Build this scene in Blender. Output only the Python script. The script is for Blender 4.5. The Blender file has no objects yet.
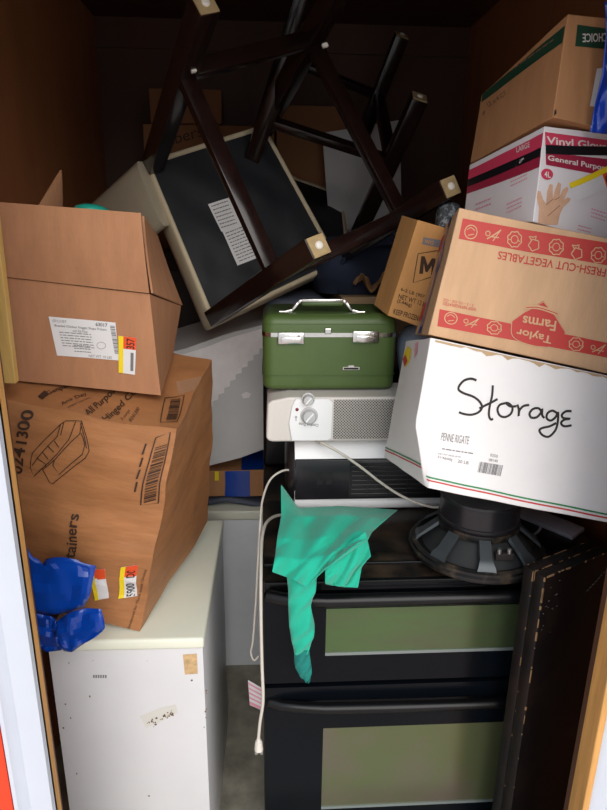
import bpy, bmesh, math, random
import numpy as np
from mathutils import Vector, Matrix, Euler, noise

random.seed(7)
S = bpy.context.scene
COL = S.collection
PI = math.pi

# ------------------------------------------------------------------ camera
F_PX, CX, CY = 608.0, 303.5, 405.0
CAM_H, PITCH, YAW, ROLL = 1.62, 17.0, 3.5, 0.7
def rotm(ax, a):
    return np.array(Matrix.Rotation(math.radians(a), 3, ax))
RC = rotm('Z', -YAW) @ rotm('X', 90 - PITCH) @ rotm('Z', ROLL)
CC = np.array([0.0, 0.0, CAM_H])
def proj(p):
    q = (np.array(p, float) - CC) @ RC
    return np.array([CX + F_PX * q[0] / -q[2], CY - F_PX * q[1] / -q[2]])
def ray(x, y):
    return RC @ np.array([(x - CX) / F_PX, -(y - CY) / F_PX, -1.0])
def atY(x, y, Y):
    d = ray(x, y); return Vector(CC + d * (Y / d[1]))
def atX(x, y, X):
    d = ray(x, y); return Vector(CC + d * (X / d[0]))
def atZ(x, y, Z):
    d = ray(x, y); return Vector(CC + d * ((Z - CAM_H) / d[2]))

cam_d = bpy.data.cameras.new('camera')
cam = bpy.data.objects.new('camera', cam_d); COL.objects.link(cam)
m4 = np.eye(4); m4[:3, :3] = RC; m4[:3, 3] = CC
cam.matrix_world = Matrix(m4.tolist())
cam_d.sensor_fit = 'VERTICAL'; cam_d.sensor_height = 24.0
cam_d.lens = F_PX / 810.0 * 24.0
cam_d.clip_start = 0.02
S.camera = cam

# ------------------------------------------------------------------ materials
def srgb(r, g, b):
    f = lambda c: (c / 255 / 12.92) if c / 255 <= 0.04045 else ((c / 255 + 0.055) / 1.055) ** 2.4
    return (f(r), f(g), f(b))
MATS = {}
def mat(name, col, rough=0.6, metal=0.0, var=0.0, vscale=8.0, bump=0.0, bscale=120.0, spec=0.5, col2=None,
        stretch=(1, 1, 1), coat=0.0, trans=0.0, alpha=1.0, dots=None, thr=(0.45, 0.6), sheen=0.0):
    m = bpy.data.materials.new(name); m.use_nodes = True
    nt = m.node_tree; N = nt.nodes; L = nt.links
    b = N['Principled BSDF']
    b.inputs['Base Color'].default_value = (*col, 1)
    b.inputs['Roughness'].default_value = rough
    b.inputs['Metallic'].default_value = metal
    b.inputs['Specular IOR Level'].default_value = spec
    b.inputs['Coat Weight'].default_value = coat
    b.inputs['Transmission Weight'].default_value = trans
    b.inputs['Alpha'].default_value = alpha
    if sheen: b.inputs['Sheen Weight'].default_value = sheen
    tc = N.new('ShaderNodeTexCoord'); mp = N.new('ShaderNodeMapping')
    mp.inputs['Scale'].default_value = stretch
    L.new(tc.outputs['Object'], mp.inputs['Vector'])
    if var or col2:
        n = N.new('ShaderNodeTexNoise'); n.inputs['Scale'].default_value = vscale
        n.inputs['Detail'].default_value = 6; n.inputs['Roughness'].default_value = 0.62
        L.new(mp.outputs['Vector'], n.inputs['Vector'])
        r = N.new('ShaderNodeValToRGB')
        r.color_ramp.elements[0].position, r.color_ramp.elements[1].position = thr if col2 else (0.3, 0.7)
        if col2:
            r.color_ramp.elements[0].color = (*col, 1); r.color_ramp.elements[1].color = (*col2, 1)
        else:
            r.color_ramp.elements[0].color = (*[c * (1 - var) for c in col], 1)
            r.color_ramp.elements[1].color = (*[min(1, c * (1 + var)) for c in col], 1)
        L.new(n.outputs['Fac'], r.inputs['Fac']); L.new(r.outputs['Color'], b.inputs['Base Color'])
    if dots:
        sc, rad, dc = dots
        v = N.new('ShaderNodeTexVoronoi'); v.inputs['Scale'].default_value = sc
        v.inputs['Randomness'].default_value = 0.0; v.voronoi_dimensions = '2D'
        mp2 = N.new('ShaderNodeMapping'); mp2.inputs['Rotation'].default_value = (PI / 2, 0, 0)
        L.new(tc.outputs['Object'], mp2.inputs['Vector']); 
        mp3 = N.new('ShaderNodeMapping'); mp3.inputs['Rotation'].default_value = (0, 0, PI / 4)
        L.new(mp2.outputs['Vector'], mp3.inputs['Vector']); L.new(mp3.outputs['Vector'], v.inputs['Vector'])
        lt = N.new('ShaderNodeMath'); lt.operation = 'LESS_THAN'; lt.inputs[1].default_value = rad
        L.new(v.outputs['Distance'], lt.inputs[0])
        mx = N.new('ShaderNodeMix'); mx.data_type = 'RGBA'
        mx.inputs[6].default_value = (*col, 1); mx.inputs[7].default_value = (*dc, 1)
        L.new(lt.outputs[0], mx.inputs[0]); L.new(mx.outputs[2], b.inputs['Base Color'])
    if bump:
        n2 = N.new('ShaderNodeTexNoise'); n2.inputs['Scale'].default_value = bscale; n2.inputs['Detail'].default_value = 4
        L.new(mp.outputs['Vector'], n2.inputs['Vector'])
        bp = N.new('ShaderNodeBump'); bp.inputs['Strength'].default_value = bump; bp.inputs['Distance'].default_value = 0.004
        L.new(n2.outputs['Fac'], bp.inputs['Height']); L.new(bp.outputs['Normal'], b.inputs['Normal'])
    MATS[name] = m
    return m

CARD = dict(rough=0.75, var=0.10, vscale=6, bump=0.12, bscale=60, spec=0.25)
M_card_a = mat('cardboard_tan', srgb(176, 126, 92), stretch=(6, 6, 1), **CARD)
M_card_b = mat('cardboard_brown', srgb(168, 114, 72), stretch=(1, 1, 4), rough=0.55, var=0.16, vscale=7, bump=0.9, bscale=11, spec=0.4)
M_card_t = mat('cardboard_pale', srgb(212, 172, 134), stretch=(5, 5, 1), **CARD)
M_card_m = mat('cardboard_orange', srgb(196, 144, 88), stretch=(5, 5, 1), **CARD)
M_card_c = mat('cardboard_plain', srgb(178, 128, 88), stretch=(6, 6, 1), **CARD)
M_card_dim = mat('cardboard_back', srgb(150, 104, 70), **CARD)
M_card_beige = mat('cardboard_beige', srgb(190, 160, 124), **CARD)
M_white_card = mat('white_carton', srgb(232, 229, 228), rough=0.6, var=0.03, vscale=7, bump=0.1, bscale=40, spec=0.3)
M_glove_card = mat('glove_carton', srgb(228, 222, 224), rough=0.4, var=0.03, spec=0.4)
M_white_big = mat('white_carton_worn', srgb(206, 204, 203), rough=0.6, var=0.05, vscale=5, bump=0.25, bscale=25)
M_white_torn = mat('white_paper_torn', srgb(240, 233, 232), rough=0.7, var=0.05, vscale=30, bump=0.4, bscale=60)
M_white_lam = mat('white_laminate', srgb(214, 213, 214), rough=0.32, var=0.05, vscale=3, bump=0.04, bscale=30)
M_white_top = mat('cream_laminate', srgb(230, 231, 213), rough=0.35, var=0.04, vscale=4)
M_white_cab = mat('white_cabinet_back', srgb(234, 237, 242), rough=0.4, var=0.04)
M_paper = mat('paper_white', srgb(226, 224, 224), rough=0.6, var=0.02)
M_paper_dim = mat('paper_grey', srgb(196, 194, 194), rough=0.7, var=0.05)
M_ink = mat('black_ink', srgb(38, 32, 30), rough=0.7)
M_ink_brown = mat('brown_black_ink', srgb(60, 38, 26), rough=0.7)
M_ink_grey = mat('grey_ink', srgb(120, 116, 118), rough=0.7)
M_ink_faint = mat('faint_ink', srgb(128, 92, 66), rough=0.7)
M_ink_red = mat('red_ink', srgb(196, 62, 56), rough=0.6, var=0.05)
M_ink_pink = mat('crimson_ink', srgb(206, 62, 92), rough=0.45, var=0.03)
M_ink_maroon = mat('maroon_ink', srgb(158, 38, 66), rough=0.45, var=0.03)
M_ink_pale = mat('pale_pink_ink', srgb(226, 150, 168), rough=0.5)
M_ink_green = mat('green_ink', srgb(24, 62, 42), rough=0.6)
M_line_green = mat('green_line_ink', srgb(40, 130, 76), rough=0.6)
M_ink_white = mat('white_ink', srgb(225, 215, 210), rough=0.6)
M_skin_print = mat('printed_skin', srgb(216, 172, 142), rough=0.5, var=0.12, vscale=40)
M_yellow = mat('yellow_sticker', srgb(244, 214, 34), rough=0.5)
M_orange = mat('orange_sticker', srgb(232, 84, 40), rough=0.5)
M_blue_tape = mat('blue_tape', srgb(4, 62, 158), rough=0.28, var=0.10, vscale=14, coat=0.2, bump=0.12, bscale=30)
M_blue_wrap = mat('blue_wrap', srgb(20, 60, 170), rough=0.3, col2=srgb(170, 190, 235), vscale=45, thr=(0.60, 0.66), coat=0.2)
M_black_tape = mat('black_tape', srgb(24, 24, 28), rough=0.35)
M_clear_tape = mat('clear_tape', srgb(205, 175, 150), rough=0.15, coat=0.6, alpha=0.3)
M_wood_pale = mat('pine_wood', srgb(204, 150, 84), rough=0.6, var=0.22, vscale=7, stretch=(9, 9, 0.7), bump=0.15, bscale=30)
M_batten = mat('batten_wood', srgb(204, 166, 96), rough=0.6, var=0.15, vscale=7, stretch=(9, 9, 0.7))
M_espresso = mat('espresso_wood', srgb(30, 17, 15), rough=0.22, var=0.4, vscale=6, stretch=(6, 6, 1), coat=0.15, spec=0.35)
M_under = mat('black_underfabric', srgb(20, 24, 30), rough=0.55, var=0.15, vscale=20, bump=0.5, bscale=14)
M_beige_fabric = mat('beige_fabric', srgb(206, 190, 160), rough=0.85, var=0.06, vscale=10, bump=0.2, bscale=200)
M_cover = mat('beige_cover_shaded', srgb(172, 160, 138), rough=0.9, var=0.08, bump=0.2, bscale=80)  # seat's beige fabric made darker, its shade put into the colour
M_felt = mat('tan_felt', srgb(164, 140, 100), rough=0.8, var=0.15, vscale=60)
M_glide = mat('white_plastic_glide', srgb(222, 216, 205), rough=0.4)
M_case = mat('green_vinyl', srgb(77, 99, 50), rough=0.42, var=0.07, vscale=14, bump=0.12, bscale=260)
M_case_dark = mat('green_piping', srgb(72, 94, 46), rough=0.45)
M_chrome = mat('chrome', srgb(215, 212, 208), rough=0.2, metal=1.0, var=0.1, vscale=40)
M_steel = mat('dull_steel', srgb(170, 170, 168), rough=0.35, metal=0.9)
M_heater = mat('heater_plastic', srgb(218, 212, 206), rough=0.4, var=0.02)
M_heater_white = mat('heater_white', srgb(242, 242, 243), rough=0.35)
M_knob = mat('knob_grey', srgb(190, 190, 190), rough=0.4)
M_grille = mat('perforated_metal', srgb(188, 184, 178), rough=0.5, metal=0.3, dots=(200.0, 0.36, srgb(58, 54, 52)))
M_dark_plastic = mat('black_plastic', srgb(30, 29, 33), rough=0.3, var=0.2, vscale=20)
M_red_lamp = mat('red_indicator', srgb(120, 22, 18), rough=0.2)
M_cord = mat('cord_plastic', srgb(208, 202, 190), rough=0.45)
M_cord_dark = mat('cord_dark', srgb(60, 58, 58), rough=0.5)
M_enamel = mat('black_enamel', srgb(13, 13, 15), rough=0.28, var=0.25, vscale=10, bump=0.05, bscale=40, spec=0.3)
M_range_glass = mat('black_glass', srgb(10, 14, 19), rough=0.14, spec=0.14)
M_cooktop = mat('grimy_cooktop', srgb(15, 14, 14), rough=0.3, col2=srgb(66, 52, 40), vscale=10, thr=(0.42, 0.72), spec=0.3, bump=0.15, bscale=40)
M_window = mat('oven_glass_olive_reflection', srgb(104, 112, 78), rough=0.16, metal=0.55, col2=srgb(124, 104, 106), vscale=5, thr=(0.45, 0.85))  # olive of the outdoor reflection is put into the glass colour
M_window_up = mat('oven_glass_green_reflection', srgb(94, 100, 76), rough=0.16, metal=0.55, col2=srgb(84, 116, 70), vscale=4, thr=(0.4, 0.7), stretch=(0.4, 1, 3))  # green band of the outdoor reflection painted into the glass colour
M_trim_metal = mat('grey_trim', srgb(140, 150, 148), rough=0.35, metal=0.5)
M_towel = mat('teal_cloth', srgb(20, 172, 142), rough=0.9, var=0.08, vscale=12, bump=0.2, bscale=300, sheen=0.2)
M_towel_dark = mat('teal_knit', srgb(24, 122, 112), rough=0.95, var=0.1, vscale=80, bump=0.4, bscale=300)
M_teal_plastic = mat('teal_plastic', srgb(30, 160, 140), rough=0.4)
M_speaker = mat('speaker_metal', srgb(20, 20, 21), rough=0.4, col2=srgb(92, 78, 60), vscale=26, thr=(0.52, 0.8))
M_cone = mat('speaker_cone', srgb(40, 42, 43), rough=0.7, var=0.15)
M_spoke = mat('spoke_metal', srgb(66, 72, 76), rough=0.35, metal=0.3)
M_panel = mat('black_paint', srgb(17, 15, 15), rough=0.42, spec=0.3, col2=srgb(32, 22, 19), vscale=5, bump=0.1, bscale=30)
M_chip = mat('bare_chipped_wood', srgb(150, 116, 80), rough=0.8, var=0.2, vscale=60)
M_navy = mat('navy_cloth', srgb(34, 44, 66), rough=0.8, var=0.15, bump=0.3, bscale=60)
M_greyblue = mat('grey_blue_cloth', srgb(78, 84, 100), rough=0.9, var=0.15, bump=0.3, bscale=60)
M_greyspeck = mat('grey_speckled_cloth', srgb(70, 74, 78), rough=0.9, col2=srgb(150, 156, 160), vscale=90, thr=(0.5, 0.6))
M_slab = mat('grey_slab', srgb(160, 158, 168), rough=0.5, var=0.1, vscale=20)
M_bag = mat('clear_bluish_plastic', srgb(120, 130, 146), rough=0.25, var=0.25, vscale=15, coat=0.4)
M_rust = mat('rust_chip', srgb(104, 74, 50), rough=0.8, var=0.3, vscale=80)
M_residue = mat('sticker_residue', srgb(204, 170, 124), rough=0.7, var=0.3, vscale=60)
M_scuff = mat('yellowed_scuff', srgb(211, 208, 200), rough=0.6)
M_kraft = mat('kraft_paper', srgb(170, 128, 86), rough=0.8, var=0.2, vscale=20)
M_dresser = mat('dark_stained_wood', srgb(44, 30, 24), rough=0.6, var=0.2, stretch=(1, 6, 6))
M_ply = mat('plywood_lit', srgb(168, 106, 66), rough=0.55, var=0.14, vscale=3, stretch=(3, 3, 0.6), bump=0.1, bscale=20)  # lit copy of the wall plywood, stronger light put into its colour
M_wall = mat('plywood_shaded', srgb(88, 56, 40), rough=0.55, var=0.14, vscale=3, stretch=(3, 3, 0.6), bump=0.1, bscale=20)  # darker copy for back and ceiling, their shade put into the colour
M_concrete = mat('concrete', srgb(176, 170, 154), rough=0.85, col2=srgb(118, 114, 102), vscale=9, thr=(0.35, 0.75), bump=0.3, bscale=40)
M_pavement = mat('pavement', srgb(208, 204, 196), rough=0.9, var=0.1, vscale=3)
M_orange_wall = mat('orange_red_metal', srgb(226, 62, 24), rough=0.45, var=0.03)
M_jamb = mat('white_metal_trim', srgb(200, 206, 216), rough=0.35, var=0.02)

# ------------------------------------------------------------------ mesh helpers
class MB:
    def __init__(s): s.bm = bmesh.new()
    def _xf(s, vs, M):
        if M is not None:
            for v in vs: v.co = M @ v.co
    def box(s, lo, hi, M=None, bevel=0.0, seg=2):
        b = bmesh.new()
        r = bmesh.ops.create_cube(b, size=1.0)
        lo = Vector(lo); hi = Vector(hi)
        for v in b.verts:
            v.co = Vector([lo[i] + (v.co[i] + 0.5) * (hi[i] - lo[i]) for i in range(3)])
        if bevel:
            bmesh.ops.bevel(b, geom=b.edges[:], offset=bevel, segments=seg, profile=0.5, affect='EDGES')
        s._join(b, M); return s
    def _join(s, b, M=None):
        me = bpy.data.meshes.new('tmp'); b.to_mesh(me); b.free()
        if M is not None: me.transform(M)
        s.bm.from_mesh(me); bpy.data.meshes.remove(me)
    def bar(s, p, q, wx, wy, up=(0, 0, 1), bevel=0.0, taper=1.0):
        """rectangular bar from p to q, wx along side, wy along the up-ish axis"""
        p = Vector(p); q = Vector(q); z = (q - p).normalized()
        y = Vector(up); y = (y - z * y.dot(z)).normalized(); x = y.cross(z)
        L = (q - p).length
        b = bmesh.new(); bmesh.ops.create_cube(b, size=1.0)
        for v in b.verts:
            k = taper if v.co.z > 0 else 1.0
            v.co = Vector((v.co.x * wx * k, v.co.y * wy * k, (v.co.z + 0.5) * L))
        if bevel: bmesh.ops.bevel(b, geom=b.edges[:], offset=bevel, segments=2, profile=0.5, affect='EDGES')
        M = Matrix((x, y, z)).transposed().to_4x4(); M.translation = p
        s._join(b, M); return s
    def tube(s, pts, r, seg=8, caps=True):
        pts = [Vector(p) for p in pts]; n = len(pts)
        rr = r if isinstance(r, (list, tuple)) else [r] * n
        ref = None; rings = []
        for i, p in enumerate(pts):
            t = (pts[min(i + 1, n - 1)] - pts[max(i - 1, 0)]).normalized()
            if ref is None:
                ref = Vector((0, 0, 1)) if abs(t.z) < 0.9 else Vector((1, 0, 0))
            a = (ref - t * ref.dot(t)).normalized(); ref = a; c = t.cross(a)
            rings.append([s.bm.verts.new(p + (a * math.cos(k * 2 * PI / seg) + c * math.sin(k * 2 * PI / seg)) * rr[i]) for k in range(seg)])
        for i in range(n - 1):
            for k in range(seg):
                s.bm.faces.new((rings[i][k], rings[i][(k + 1) % seg], rings[i + 1][(k + 1) % seg], rings[i + 1][k]))
        if caps:
            s.bm.faces.new(rings[0][::-1]); s.bm.faces.new(rings[-1])
        return s
    def lathe(s, prof, seg=48, M=None, close=False):
        b = bmesh.new(); rings = []
        for (r, z) in prof:
            if r < 1e-6: rings.append([b.verts.new((0, 0, z))])
            else: rings.append([b.verts.new((r * math.cos(k * 2 * PI / seg), r * math.sin(k * 2 * PI / seg), z)) for k in range(seg)])
        pairs = list(zip(rings, rings[1:])) + ([(rings[-1], rings[0])] if close else [])
        for A, B in pairs:
            for k in range(seg):
                j = (k + 1) % seg
                if len(A) == 1 and len(B) == 1: continue
                if len(A) == 1: b.faces.new((A[0], B[j], B[k]))
                elif len(B) == 1: b.faces.new((A[k], A[j], B[0]))
                else: b.faces.new((A[k], A[j], B[j], B[k]))
        bmesh.ops.recalc_face_normals(b, faces=b.faces[:])
        s._join(b, M); return s
    def grid(s, fn, nu, nv):
        V = [[s.bm.verts.new(fn(i / nu, j / nv)) for i in range(nu + 1)] for j in range(nv + 1)]
        for j in range(nv):
            for i in range(nu):
                s.bm.faces.new((V[j][i], V[j][i + 1], V[j + 1][i + 1], V[j + 1][i]))
        return s
    def prism(s, poly, h0, h1, M=None):
        """2D polygon extruded from z=h0 to h1"""
        b = bmesh.new()
        lo = [b.verts.new((x, y, h0)) for x, y in poly]; hi = [b.verts.new((x, y, h1)) for x, y in poly]
        n = len(poly)
        b.faces.new(lo[::-1]); b.faces.new(hi)
        for i in range(n): b.faces.new((lo[i], lo[(i + 1) % n], hi[(i + 1) % n], hi[i]))
        bmesh.ops.recalc_face_normals(b, faces=b.faces[:])
        s._join(b, M); return s
    def build(s, name, m, parent=None, smooth=None, solid=0.0, sub=0, loc=None, rot=None):
        me = bpy.data.meshes.new(name); s.bm.to_mesh(me); s.bm.free()
        me.materials.append(m)
        o = bpy.data.objects.new(name, me); COL.objects.link(o)
        if parent: o.parent = parent
        if smooth:
            for p in me.polygons: p.use_smooth = True
            me.set_sharp_from_angle(angle=math.radians(smooth))
        if solid:
            md = o.modifiers.new('thick', 'SOLIDIFY'); md.thickness = solid; md.offset = 0
        if sub:
            md = o.modifiers.new('sub', 'SUBSURF'); md.levels = sub; md.render_levels = sub
        if loc is not None: o.location = loc
        if rot is not None: o.rotation_euler = rot
        return o

def tag(o, label=None, cat=None, group=None, kind=None):
    if label: o['label'] = label
    if cat: o['category'] = cat
    if group: o['group'] = group
    if kind: o['kind'] = kind
    return o
def thing(name, label, cat, loc=(0, 0, 0), rot=(0, 0, 0), group=None, M=None):
    o = bpy.data.objects.new(name, None); COL.objects.link(o)
    o.empty_display_size = 0.05
    if M is not None: o.matrix_world = M
    else:
        o.location = loc; o.rotation_euler = rot
    return tag(o, label, cat, group)
def struct(name, mb, m, smooth=None):
    return tag(mb.build(name, m, smooth=smooth), kind='structure')
def mw(o):
    """matrix of an unparented root, without waiting for the depsgraph"""
    return Matrix.LocRotScale(o.location, o.rotation_euler, None)
def catmull(P, n=6, closed=False):
    P = [Vector(p) for p in P]; out = []
    m = len(P)
    for i in range(m - 1):
        p0 = P[max(i - 1, 0)]; p1 = P[i]; p2 = P[i + 1]; p3 = P[min(i + 2, m - 1)]
        for k in range(n):
            t = k / n
            out.append(0.5 * ((2 * p1) + (p2 - p0) * t + (2 * p0 - 5 * p1 + 4 * p2 - p3) * t * t + (3 * p1 - p0 - 3 * p2 + p3) * t ** 3))
    out.append(P[-1]); return out

# ------------------------------------------------------------------ text -> flat 2-D mesh
_TX = {}
def text2d(s, bold=0.0, narrow=1.0):
    key = (s, bold)
    if key not in _TX:
        cu = bpy.data.curves.new('txt', 'FONT'); cu.body = s; cu.size = 1.0; cu.offset = bold
        cu.resolution_u = 3
        ob = bpy.data.objects.new('txt', cu)
        me = bpy.data.meshes.new_from_object(ob)
        vs = [(v.co.x, v.co.y) for v in me.vertices]; fs = [tuple(p.vertices) for p in me.polygons]
        bpy.data.objects.remove(ob); bpy.data.curves.remove(cu); bpy.data.meshes.remove(me)
        x0 = min(v[0] for v in vs); x1 = max(v[0] for v in vs); y0 = min(v[1] for v in vs); y1 = max(v[1] for v in vs)
        _TX[key] = ([((x - x0) / (x1 - x0), (y - y0) / (y1 - y0)) for x, y in vs], fs)
    return _TX[key]

class D2:
    """flat drawing in photo pixels: polygons, strokes, lettering"""
    def __init__(s): s.v = []; s.f = []; s.t = []
    def poly(s, pts):
        k = len(s.v); s.v += [tuple(p) for p in pts]; s.f.append(tuple(range(k, k + len(pts)))); return s
    def quad(s, x0, y0, x1, y1): return s.poly([(x0, y0), (x1, y0), (x1, y1), (x0, y1)])
    def text(s, t, ll, lr, ul, bold=0.0):
        vs, fs = text2d(t, bold); k = len(s.v); s.t.append((len(s.f), len(s.f) + len(fs)))
        ax = (lr[0] - ll[0], lr[1] - ll[1]); ay = (ul[0] - ll[0], ul[1] - ll[1])
        s.v += [(ll[0] + u * ax[0] + w * ay[0], ll[1] + u * ax[1] + w * ay[1]) for u, w in vs]
        s.f += [tuple(i + k for i in f) for f in fs]; return s
    def stroke(s, pts, w, smooth=5, closed=False):
        P = [Vector((p[0], p[1], 0)) for p in pts]
        if closed: P.append(P[0])
        if smooth and len(P) > 2: P = catmull(P, smooth)
        Lf = []; Rt = []
        for i, p in enumerate(P):
            t = (P[min(i + 1, len(P) - 1)] - P[max(i - 1, 0)])
            if closed and i in (0, len(P) - 1): t = P[1] - P[-2]
            if t.length < 1e-9: t = Vector((1, 0, 0))
            t.normalize(); n = Vector((-t.y, t.x, 0)) * (w / 2)
            Lf.append(p + n); Rt.append(p - n)
        k = len(s.v); m = len(P)
        s.v += [(a.x, a.y) for a in Lf] + [(a.x, a.y) for a in Rt]
        for i in range(m - 1): s.f.append((k + i, k + i + 1, k + m + i + 1, k + m + i))
        return s
    def barcode(s, a, b, c, n=24, seed=1):
        """bars along a->b, each reaching towards c-a"""
        rg = random.Random(seed); x = 0.0
        h = (c[0] - a[0], c[1] - a[1])
        while x < 1:
            w = rg.choice([.012, .02, .035]); e = min(1, x + w)
            p = (a[0] + (b[0] - a[0]) * x, a[1] + (b[1] - a[1]) * x); q = (a[0] + (b[0] - a[0]) * e, a[1] + (b[1] - a[1]) * e)
            s.poly([p, q, (q[0] + h[0], q[1] + h[1]), (p[0] + h[0], p[1] + h[1])]); x = e + rg.choice([.012, .02, .03])
        return s

# ------------------------------------------------------------------ cartons: a crumpled six-sided box with printing on its faces
FACES = {'F': lambda s, t: (s, 0, t), 'L': lambda s, t: (0, 1 - s, t), 'R': lambda s, t: (1, s, t),
         'K': lambda s, t: (1 - s, 1, t), 'T': lambda s, t: (s, t, 1), 'B': lambda s, t: (s, 1 - t, 0)}
def homog(src, dst):
    A = []; B = []
    for (x, y), (u, v) in zip(src, dst):
        A.append([x, y, 1, 0, 0, 0, -u * x, -u * y]); B.append(u)
        A.append([0, 0, 0, x, y, 1, -v * x, -v * y]); B.append(v)
    h = np.linalg.solve(np.array(A, float), np.array(B, float))
    return np.array([[h[0], h[1], h[2]], [h[3], h[4], h[5]], [h[6], h[7], 1]])
class Carton:
    def __init__(s, name, label, cat, c, e, d, m, fix=None, world=None, amp=0.0, freq=6.0, seed=0, n=10, extra=None,
                 group=None, faces='FLRKTB', bevel=0.0015, body='carton_body'):
        E3 = Euler([math.radians(a) for a in e]).to_matrix()
        W = {}
        for x, cx in (('L', -.5), ('R', .5)):
            for y, cy in (('F', -.5), ('K', .5)):
                for z, cz in (('B', -.5), ('T', .5)):
                    W[x + y + z] = Vector(c) + E3 @ Vector((cx * d[0], cy * d[1], cz * d[2]))
        for k, px in (fix or {}).items():
            W[k] = atY(px[0], px[1], px[2] if len(px) > 2 else W[k].y)
        for k, p in (world or {}).items(): W[k] = Vector(p) if not callable(p) else p(W)
        s.W = W
        base = sum((W[k] for k in W if k[2] == 'B'), Vector()) / 4
        s.M = Matrix.Translation(base) @ E3.to_4x4(); s.Mi = s.M.inverted()
        s.c = {k: s.Mi @ p for k, p in W.items()}
        s.d = d; s.amp = amp; s.freq = freq; s.seed = seed; s.n = n; s.extra = extra
        s.root = thing(name, label, cat, M=s.M, group=group)
        mb = MB()
        for f in faces:
            mb.grid(lambda u, v, f=f: s.pt(*FACES[f](u, v)), n, n)
        bmesh.ops.remove_doubles(mb.bm, verts=mb.bm.verts[:], dist=1e-5)
        s.body = mb.build(body, m, s.root, smooth=35)
        if bevel:
            md = s.body.modifiers.new('edge', 'BEVEL'); md.width = bevel; md.segments = 2; md.limit_method = 'ANGLE'; md.angle_limit = math.radians(45)
        s.H = {}
    def pt(s, a, b, c):
        C = s.c
        p = Vector((0, 0, 0))
        for k, w in (('LFB', (1 - a) * (1 - b) * (1 - c)), ('RFB', a * (1 - b) * (1 - c)), ('LKB', (1 - a) * b * (1 - c)), ('RKB', a * b * (1 - c)),
                     ('LFT', (1 - a) * (1 - b) * c), ('RFT', a * (1 - b) * c), ('LKT', (1 - a) * b * c), ('RKT', a * b * c)):
            p += C[k] * w
        if s.amp:
            q = Vector((a * s.d[0], b * s.d[1], c * s.d[2])) * s.freq + Vector((s.seed * 7.3, s.seed * 3.1, s.seed))
            nv = noise.noise_vector(q) + 0.5 * noise.noise_vector(q * 2.3)
            p += nv * s.amp
        if s.extra: p += s.extra(a, b, c)
        return p
    def onface(s, f, x, y):
        if f not in s.H:
            sv = s.amp, s.extra; s.amp, s.extra = 0, None
            src = [tuple(proj(s.M @ s.pt(*FACES[f](u, v)))) for u, v in ((0, 0), (1, 0), (1, 1), (0, 1))]
            s.amp, s.extra = sv
            s.H[f] = homog(src, [(0, 0), (1, 0), (1, 1), (0, 1)])
        q = s.H[f] @ np.array([x, y, 1.0]); return q[0] / q[2], q[1] / q[2]
    def surf(s, f, u, v, off):
        P = lambda u, v: s.pt(*FACES[f](u, v))
        e = 0.01
        n = (P(u + e, v) - P(u - e, v)).cross(P(u, v + e) - P(u, v - e)).normalized()
        return P(u, v) + n * off
    def draw(s, f, d2, name, m, off=0.0006, label=None, parent=None, unit=False, clip=True):
        if d2.t and (len(d2.t) > 1 or d2.t[0][1] - d2.t[0][0] < len(d2.f)):
            used = set()
            for a_, e_ in d2.t:
                q = D2(); q.v = d2.v; q.f = d2.f[a_:e_]; used |= set(range(a_, e_)); last = s.draw(f, q, name, m, off, label, parent, unit, clip)
            rest = [x for i, x in enumerate(d2.f) if i not in used]
            if rest:
                q = D2(); q.v = d2.v; q.f = rest; s.draw(f, q, 'printed_marks', m, off, label, parent, unit, clip)
            return last
        b = bmesh.new()
        vs = [b.verts.new((*(p if unit else s.onface(f, *p)), 0)) for p in d2.v]
        for fc in d2.f:
            try: b.faces.new([vs[i] for i in fc])
            except ValueError: pass
        bmesh.ops.delete(b, geom=[v for v in b.verts if not v.link_faces], context='VERTS')
        if clip:
            for co, no in (((0.003, 0, 0), (-1, 0, 0)), ((.997, 0, 0), (1, 0, 0)), ((0, .003, 0), (0, -1, 0)), ((0, .997, 0), (0, 1, 0))):
                bmesh.ops.bisect_plane(b, geom=b.verts[:] + b.edges[:] + b.faces[:], plane_co=co, plane_no=no, clear_outer=True)
        if s.amp or s.extra:
            for k in range(1, s.n):
                for no in ((1, 0, 0), (0, 1, 0)):
                    bmesh.ops.bisect_plane(b, geom=b.verts[:] + b.edges[:] + b.faces[:], plane_co=(k / s.n, k / s.n, 0), plane_no=no)
        for v in b.verts: v.co = s.surf(f, v.co.x, v.co.y, off)
        b.normal_update()
        mb = MB(); mb.bm.free(); mb.bm = b
        o = mb.build(name, m, parent or s.root)
        if label: o['label'] = label
        return o
# ================================================================== SETTING
XL, XR, YB, ZC = -0.68, 0.84, 2.80, 2.38
YD = 0.80
HEAD = 2.19
JL, JR = -0.362, 0.551
struct('floor', MB().box((XL - .05, YD, -0.05), (XR + .05, YB + .05, 0)), M_concrete)
struct('pavement', MB().box((-5, -7, -0.06), (5, YD, -0.005)), M_pavement)
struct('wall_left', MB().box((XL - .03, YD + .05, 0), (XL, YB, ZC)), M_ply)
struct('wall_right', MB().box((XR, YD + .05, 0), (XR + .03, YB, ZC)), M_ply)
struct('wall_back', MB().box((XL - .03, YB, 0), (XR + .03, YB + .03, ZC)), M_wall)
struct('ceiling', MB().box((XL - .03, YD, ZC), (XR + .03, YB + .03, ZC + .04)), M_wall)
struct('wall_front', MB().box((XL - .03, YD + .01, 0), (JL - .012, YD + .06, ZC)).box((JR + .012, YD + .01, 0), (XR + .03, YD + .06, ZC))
       .box((JL - .012, YD + .01, HEAD), (JR + .012, YD + .06, ZC)), M_wall)
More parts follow.
